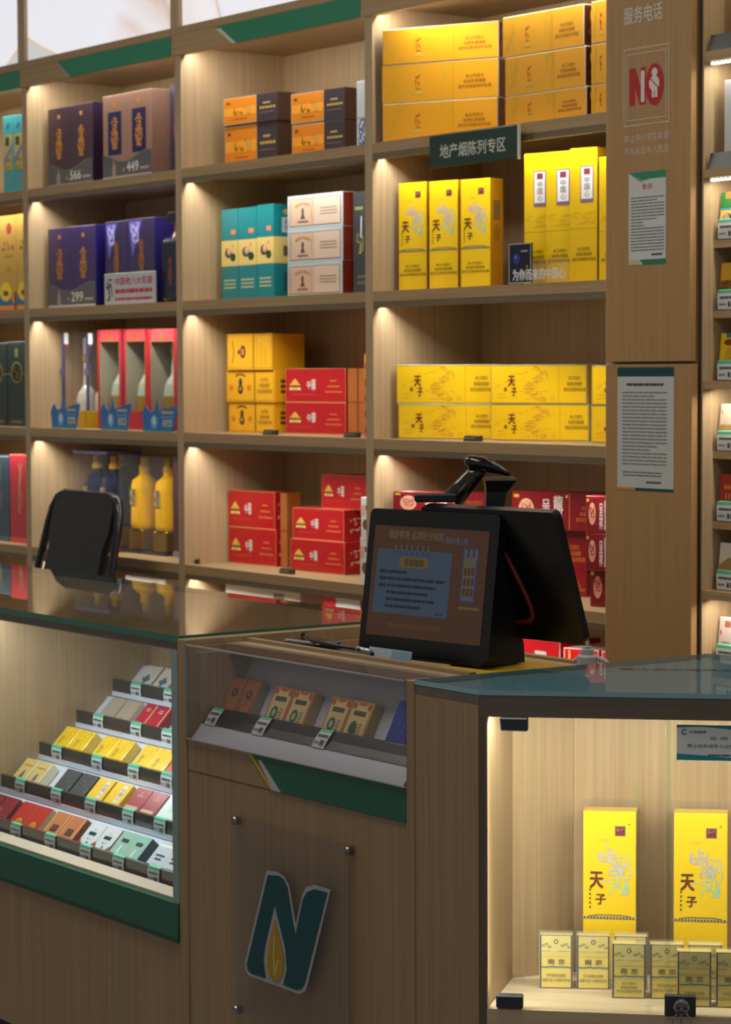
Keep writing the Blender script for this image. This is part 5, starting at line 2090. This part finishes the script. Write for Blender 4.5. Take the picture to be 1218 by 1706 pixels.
def nj(x, y, alt, label, ghost=False):
    w, d, h = .052, .022, .086
    tt = thing('cigarette_pack', label, 'cigarette pack', rcw(x, y, .4640), R_(45 + 3), G)
    if alt not in NJ:
        p = Pk(); d_nj(p, w, d, h, alt); a = p.obj('carton_pack', tt, (.002, .002, .0012))
        p = Pk(); p.box(0, 0, 0, w + .004, d + .004, h + .0035, glass('acrylic_white_sheen', (.96, .96, .96), 1.0, 1.45, .10)); b = p.obj('acrylic_sleeve', tt)  # white haze mixed into the sleeve stands in for its reflections
        NJ[alt] = (a, b)
    else:
        for s in NJ[alt]:
            o = s.copy(); COL.objects.link(o); o.parent = tt


nj(.082, .136, False, 'yellow pack in acrylic at the left end of the back row, by the case side')
nj(.1415, .139, False, 'yellow pack in acrylic, second in the back row, before the left tall carton')
nj(.2015, .142, False, 'yellow pack in acrylic at the right of the back row, mostly hidden')
nj(.2010, .090, True, 'yellow pack in acrylic at the left of the middle row')
nj(.2605, .094, False, 'yellow pack in acrylic, second in the middle row, behind the door edge')
nj(.3205, .098, False, 'yellow pack in acrylic, third in the middle row, mostly hidden')
nj(.3045, .052, False, 'yellow pack in acrylic at the front of the case above the lock')
nj(.3645, .055, False, 'yellow pack in acrylic in the front row, cut by the right picture edge')
G = 'tall yellow cartons in the right case'
cp = None
for x, lab in ((.149, 'tall yellow carton in an acrylic case, left of two in the right counter'), (.296, 'tall yellow carton in an acrylic case, right of two in the right counter')):
    tt = thing('cigarette_carton', lab, 'cigarette carton', rcw(x, .2005, .4640), R_(45), G)
    if cp is None:
        p = Pk(); d_slim(p, .086, .044, .277, False); a = p.obj('carton_box', tt, (0, .003, .0012))
        p = Pk(); p.box(-.0035, 0, 0, .0895, .050, .290, WRAP); b = p.obj('acrylic_case', tt)
        cp = (a, b)
    else:
        for s in cp:
            o = s.copy(); COL.objects.link(o); o.parent = tt

# sticker on the glass door
p = Pk()
SW, SH = .20, .0545
p.box(0, 0, 0, SW, .0006, SH, M('#eef3f8', .4))
f = front(SW, 0, SH)
tq = ink('#2a9fb4')
p.rect(f, 0, .965, 1, 1, ink('#1c6a74'))
p.poly(f, [(0, .965), (0, .92), (.14, .95), (.25, .94), (.5, .86), (1, .84), (1, .965)], tq)
p.poly(f, [(0, 0), (1, 0), (1, .08), (.5, .07), (.25, .13), (0, .185)], tq)
for i in range(14):
    a0 = math.radians(45 + 270 * i / 14)
    a1 = math.radians(45 + 270 * (i + 1) / 14)
    cu, cv, ru, rv = .060, .80, .023, .085
    p.poly(f, [(cu + ru * math.cos(a0) * .55, cv + rv * math.sin(a0) * .55), (cu + ru * math.cos(a0), cv + rv * math.sin(a0)), (cu + ru * math.cos(a1), cv + rv * math.sin(a1)), (cu + ru * math.cos(a1) * .55, cv + rv * math.sin(a1) * .55)], ink('#1f9aa0'), 2)
dk = ink('#3c464e')
p.text(f, '中国烟草', .095, .765, .225, .84, dk, 2, .02)
p.text(f, '吸 烟 有 害 健 康', .255, .585, .70, .68, ink('#5a646c'), 2, .01)
p.text(f, '禁止向未成年人出售烟草制品', .08, .36, .60, .465, dk, 2, .015)
p.lines(f, 4, .24, .125, .60, .175, 1, ink('#5a646c'), 2, .9, 0)
o = p.obj('door_sticker', None, rcw(.305, .0097, .860), (0, 0, R_(45)))
tag(o, 'blue-edged white warning sticker on the right glass door', 'sticker')

# ------------------------------------------------------------------ checkout terminal
BLK = M('#0c0d10', .28, 0, .5)
BLKM = M('#101216', .4, 0, .5)
NAV = M('#0f1420', .4)
yaw = R_(7.6)
P0 = Vector((3.184, -1.03, .956))
t = thing('checkout_terminal', 'black two-screen checkout terminal on the middle cabinet', 'checkout terminal', (3.36, -.95, .9462), yaw)
inv = Matrix.Translation((3.36, -.95, .9462)) @ Matrix.Rotation(yaw, 4, 'Z')
inv = inv.inverted()


def scr(name, P, lean, w, h, th, mat, r=.012):
    """rounded slab; local u right, v up, n toward viewer"""
    p = Pk()
    pts = []
    for cx_, cz_, a0 in ((w - r, r, -90), (w - r, h - r, 0), (r, h - r, 90), (r, r, 180)):
        for k in range(6):
            a = math.radians(a0 + 90 * k / 5)
            pts.append((cx_ + r * math.cos(a), cz_ + r * math.sin(a)))
    p.prism(pts, 'y', 0, th, mat)
    o = p.obj(name, t)
    o.location = inv @ Vector(P)
    o.rotation_euler = (R_(-lean), 0, 0)
    return o


ms = scr('front_screen', P0, 7.5, .322, .258, .018, BLK)
p = Pk()
f = Frame((.0165, -.0004, .030), (1, 0, 0), (0, 0, 1), .284, .198)
eo = emis('screen_orange', '#5a3216', .34)
eb = emis('screen_paper', '#3d5064', .42)
ed = emis('screen_ink', '#141c28', .4)
ey = emis('screen_yellow', '#6a541c', .5)
et = emis('screen_title', '#5a5038', .6)
ew = emis('screen_white', '#55524c', .55)
ep = emis('screen_violet', '#34345c', .5)
p.rect(f, 0, 0, 1, 1, eo, 1)
p.text(f, '福龄零售·品牌积分抽奖', .13, .885, .62, .965, et, 3, .03)
p.text(f, '活动火热上线!', .63, .870, .83, .93, emis('screen_lilac', '#4a5068', .6), 3, .03)
p.poly(f, [(.035, .205), (.70, .205), (.71, .79), (.70, .76), (.705, .80), (.045, .80)][:2] + [(.705, .79), (.045, .79)], eb, 2)
for i in range(7):
    u = .20 + i * .048
    p.rect(f, u, .765, u + .012, .835, ew, 3)
    p.ell(f, u + .006, .765, .011, .018, ep, 4, 10)
p.rect(f, .275, .63, .475, .725, ey, 3)
p.ell(f, .275, .6775, .03, .0475, ey, 3)
p.ell(f, .475, .6775, .03, .0475, ey, 3)
p.text(f, '活动规则', .29, .645, .46, .71, ed, 4, .03)
for i, (u0, u1) in enumerate(((.15, .32), (.15, .67), (.15, .58), (.15, .52), (.15, .58), (.15, .47))):
    v = .57 - i * .062
    if i < 3:
        p.rect(f, .08, v, .14, v + .03, ed, 3)
    p.lines(f, 60 + i, u0, v, u1, v + .032, 1, ed, 3, .8, 0)
for u in (.10, .13, .16, .60, .625, .65):
    p.ell(f, u, .235, .007, .01, ed if u > .5 else ey, 3, 8)
p.rect(f, .79, .36, .925, .845, ep, 2)
p.rect(f, .805, .38, .91, .76, ew, 3)
for i in range(3):
    p.rect(f, .805 + i * .045, .74, .828 + i * .045, .83, ew, 3)
for i in range(3):
    for j in range(3):
        p.rect(f, .815 + i * .032, .42 + j * .09, .838 + i * .032, .49 + j * .09, eo, 4)
p.rect(f, .815, .68, .89, .72, ey, 4)
p.rect(f, .79, .30, .97, .325, ey, 3)
p.lines(f, 70, .20, .085, .66, .125, 2, emis('screen_faint', '#6a4526', .5), 3, .4, 0)
p.obj('screen_image', ms)
P1 = Vector((3.611 - .32 * math.cos(yaw), -.86 - .32 * math.sin(yaw), .990))
rs = scr('rear_screen', P1, -19, .32, .243, .016, BLK)
p = Pk()
pts = [(.322 - a_, v) for a_, v in ((.150, .178), (.138, .160), (.124, .120), (.113, .088), (.107, .062), (.108, .046), (.118, .037), (.140, .033), (.165, .032))]
p.tube([(u, -.0008, v) for u, v in pts], .0045, M('#6a1e10', .4), 8)
p.obj('orange_trim', rs)
# body between the screens
p = Pk()
p.prism([(-.048, .002), (.062, .002), (.060, .035), (.052, .06), (.028, .245), (-.012, .245), (-.036, .06), (-.052, .035)], 'x', -.10, .115, NAV)
p.obj('stand_body', t)
p = Pk(); p.box(-.115, -.050, 0.0004, .095, .065, .012, BLKM, .004); p.obj('base', t)
p = Pk(); p.box(.03, -.006, .244, .10, .022, .270, BLKM, .004); p.obj('top_cap', t)

# barcode scanner resting in its cradle; frame turned square to the photograph's view
SY = 53.9
S0 = Vector((3.310, -.93, 1.264))
tc = thing('scanner_cradle', 'black flared cradle holding the barcode scanner above the checkout screens', 'scanner stand', tuple(S0), R_(SY))
p = Pk()
vs = []
lv = [(-.052, .073, .104, -.030, .030), (-.020, .074, .110, -.030, .030), (-.010, .073, .119, -.034, .034), (.001, .072, .127, -.038, .038), (.005, .074, .126, -.036, .036)]
for z, x0, x1, y0, y1 in lv:
    vs += [(x0, y0, z), (x1, y0, z), (x1, y1, z), (x0, y1, z)]
fs = [(3, 2, 1, 0), (16, 17, 18, 19)]
for i in range(4):
    for k in range(4):
        a, b = i * 4 + k, i * 4 + (k + 1) % 4
        fs.append((a, b, b + 4, a + 4))
p.mesh(vs, fs, BLKM)
p.obj('holder', tc)
p = Pk(); p.box(.080, -.031, -.018, .112, -.0302, -.010, M('#1d2126', .5)); p.obj('slot', tc)
ts = thing('barcode_scanner', 'black pistol-grip barcode scanner lying in the cradle on the terminal', 'barcode scanner', tuple(S0), R_(SY))
p = Pk()
GLB = M('#15151a', .12, 0, .6)
sp = [(.036, .031), (.040, .032), (.050, .031), (.064, .0295), (.080, .026), (.096, .021), (.110, .014), (.119, .011)]
rr = [.004, .010, .0145, .016, .0150, .012, .008, .003]
n = 18
vs, fs = [], []
for (x, z), r in zip(sp, rr):
    for k in range(n):
        a = math.tau * k / n
        vs.append((x - math.sin(a) * r * .25, math.cos(a) * r * 1.5, z + math.sin(a) * r * (1.0 if math.sin(a) > 0 else .9)))
for i in range(len(sp) - 1):
    for k in range(n):
        a, b = i * n + k, i * n + (k + 1) % n
        fs.append((a, b, b + n, a + n))
fs.append(tuple(range(n - 1, -1, -1)))
fs.append(tuple((len(sp) - 1) * n + k for k in range(n)))
p.mesh(vs, fs, GLB, True)
p.obj('head', ts)
p = Pk()
p.tube([(.068, 0, .026), (.050, 0, .006), (.036, 0, -.010), (.014, 0, -.036)], .02, M('#2b2018', .18, 0, .6), 14, rad=[.014, .016, .0175, .0205])
p.obj('handle', ts)
p = Pk(); p.box(-.054, -.034, -.0375, .022, -.002, -.022, BLKM, .003); p.obj('grip_foot', ts)
p = Pk(); p.tube([(.040 + .0, -.016, -.004), (.030, -.019, -.016), (.020, -.022, -.026)], .0016, M('#5a4030', .3), 8); p.obj('trim_line', ts)

# small things on the checkout desk
DZ = .9253
p = Pk(); p.box(0, 0, 0, .205, .21, .020, M('#c9a01c', .5), .003)
tag(p.obj('folder', None, (3.405, -1.045, DZ), (0, 0, R_(7.6))), 'mustard yellow folder lying under the terminal beside the right counter', 'folder')
p = Pk(); p.box(0, 0, 0, .115, .003, .049, M('#7fa0b4', .5), .001)
f = front(.115, 0, .049)
p.rect(f, .0, .0, .55, 1, ink('#a9bac2'))
tag(p.obj('card_packet', None, (3.285, -1.088, DZ + .001), (R_(-12), 0, R_(3))), 'pale blue card packet leaning below the front screen', 'packet')
p = Pk()
p.box(0, 0, 0, .17, .09, .012, M('#17181c', .35), .003)
o = tag(p.obj('keypad', None, (3.055, -1.075, DZ + .0005), (R_(8), 0, R_(4))), 'black keypad on the desk left of the terminal', 'keypad')
p = Pk()
p.tube([(2.99, -1.02, DZ + .040), (3.03, -1.04, DZ + .050), (3.12, -1.09, DZ + .046), (3.20, -1.093, DZ + .044), (3.27, -1.09, DZ + .043), (3.30, -1.08, DZ + .036)], .0035, M('#0e0f12', .35), 8)
p.tube([(3.262, -1.089, DZ + .043), (3.295, -1.082, DZ + .040)], .0055, M('#b8bcc0', .3, .7), 10)
tag(p.obj('cable', None), 'black cable with a metal plug lying along the desk lip', 'cable')
p = Pk(); p.box(0, 0, 0, .10, .06, .036, M('#1a1b20', .3), .004); p.box(.012, -.001, .030, .09, .0, .034, M('#8e9296', .3, .6))
tag(p.obj('card_reader', None, (2.985, -1.06, DZ), (0, 0, R_(5))), 'small black card reader with a pale edge at the desk left end', 'card reader')
t = thing('pump_bottle', 'pale grey pump bottle behind the terminal, by the red wrapped box', 'bottle', (3.478, -.738, DZ))
WHT = M('#a9b0b6', .4)
p = Pk(); p.lathe([(0, 0), (.018, 0), (.019, .003), (.019, .024), (.016, .028), (0, .0285)], WHT, n=24); p.obj('body', t)
p = Pk(); p.lathe([(0, .0285), (.012, .0285), (.012, .037), (.0075, .038), (.0075, .042), (.0035, .0425), (.0035, .052), (0, .052)], WHT, n=20); p.obj('pump_head', t)
p = Pk(); p.tube([(.017, .010, .022), (.030, .016, .018), (.038, .020, .006)], .0045, WHT, 8); p.tube([(-.017, -.008, .020), (-.026, -.012, .012)], .0035, WHT, 8); p.obj('handle', t)

# ------------------------------------------------------------------ chair behind the left counter
t = thing('office_chair', 'black padded chair with tubular frame behind the left counter', 'chair', (.572, -.378, 0), R_(-3))
LEA = M('#0b0c0e', .38, 0, .5)
TUB = M('#101318', .22, 0, .6)
# local: x right, y back (+y to the wall), leaning backrest
LN_ = R_(13)


def bk(x, s, off=0.0):
    """point on the backrest plane: x across, s up from .62 m"""
    return (x, .155 + s * math.sin(LN_) + off, .62 + s * math.cos(LN_))


H_ = .525
p = Pk()
outer, inner = [], []
ring = []
wT, wB = .190, .215
for i in range(9):
    s = i / 8
    ring.append((-wB + (wB - wT) * s, .05 + s * (H_ - .13)))
for k in range(1, 7):
    a = math.pi - k * math.pi / 2 / 6
    ring.append((-wT + .06 + .06 * math.cos(a), H_ - .07 + .06 * math.sin(a)))
ring2 = [(-x, s) for x, s in ring[::-1]]
loop = ring + ring2
n = len(loop)
pad = [(x * (1.0 if s > .40 else .87 if s < .36 else .87 + .13 * (s - .36) / .04), s - .004) for x, s in loop]
for o_, sg in ((-.022, 1), (.014, -1)):
    pass
fv = [bk(x, s, -.012) for x, s in pad]
fb = [bk(x, s, .014) for x, s in pad]
mid = [bk(x * 1.02, s * 1.002, .002) for x, s in pad]
vs = fv + mid + fb
fs = [tuple(range(n - 1, -1, -1)), tuple(range(2 * n, 3 * n))]
for i in range(n):
    j = (i + 1) % n
    fs.append((i, j, n + j, n + i))
    fs.append((n + i, n + j, 2 * n + j, 2 * n + i))
p.mesh(vs, fs, LEA, False)
p.obj('backrest', t)
for sx in (-1, 1):
    p = Pk()
    pts = [bk(sx * .247, -.22, .0), bk(sx * .246, .05), bk(sx * .236, .25), bk(sx * .224, .40), bk(sx * .214, .455), bk(sx * .192, .488), bk(sx * .15, .502)]
    p.tube(pts, .0125, TUB, 12)
    p.obj('back_tube', t)
p = Pk(); p.box(-.21, -.23, .40, .21, .17, .46, LEA, .02); p.obj('seat', t)
for sx in (-1, 1):
    for y0, y1 in ((-.19, -.22), (.14, .19)):
        p = Pk(); p.tube([(sx * .20, y0, .41), (sx * .205, (y0 + y1) / 2, .2), (sx * .21, y1, .001)], .0115, TUB, 10); p.obj('leg', t)
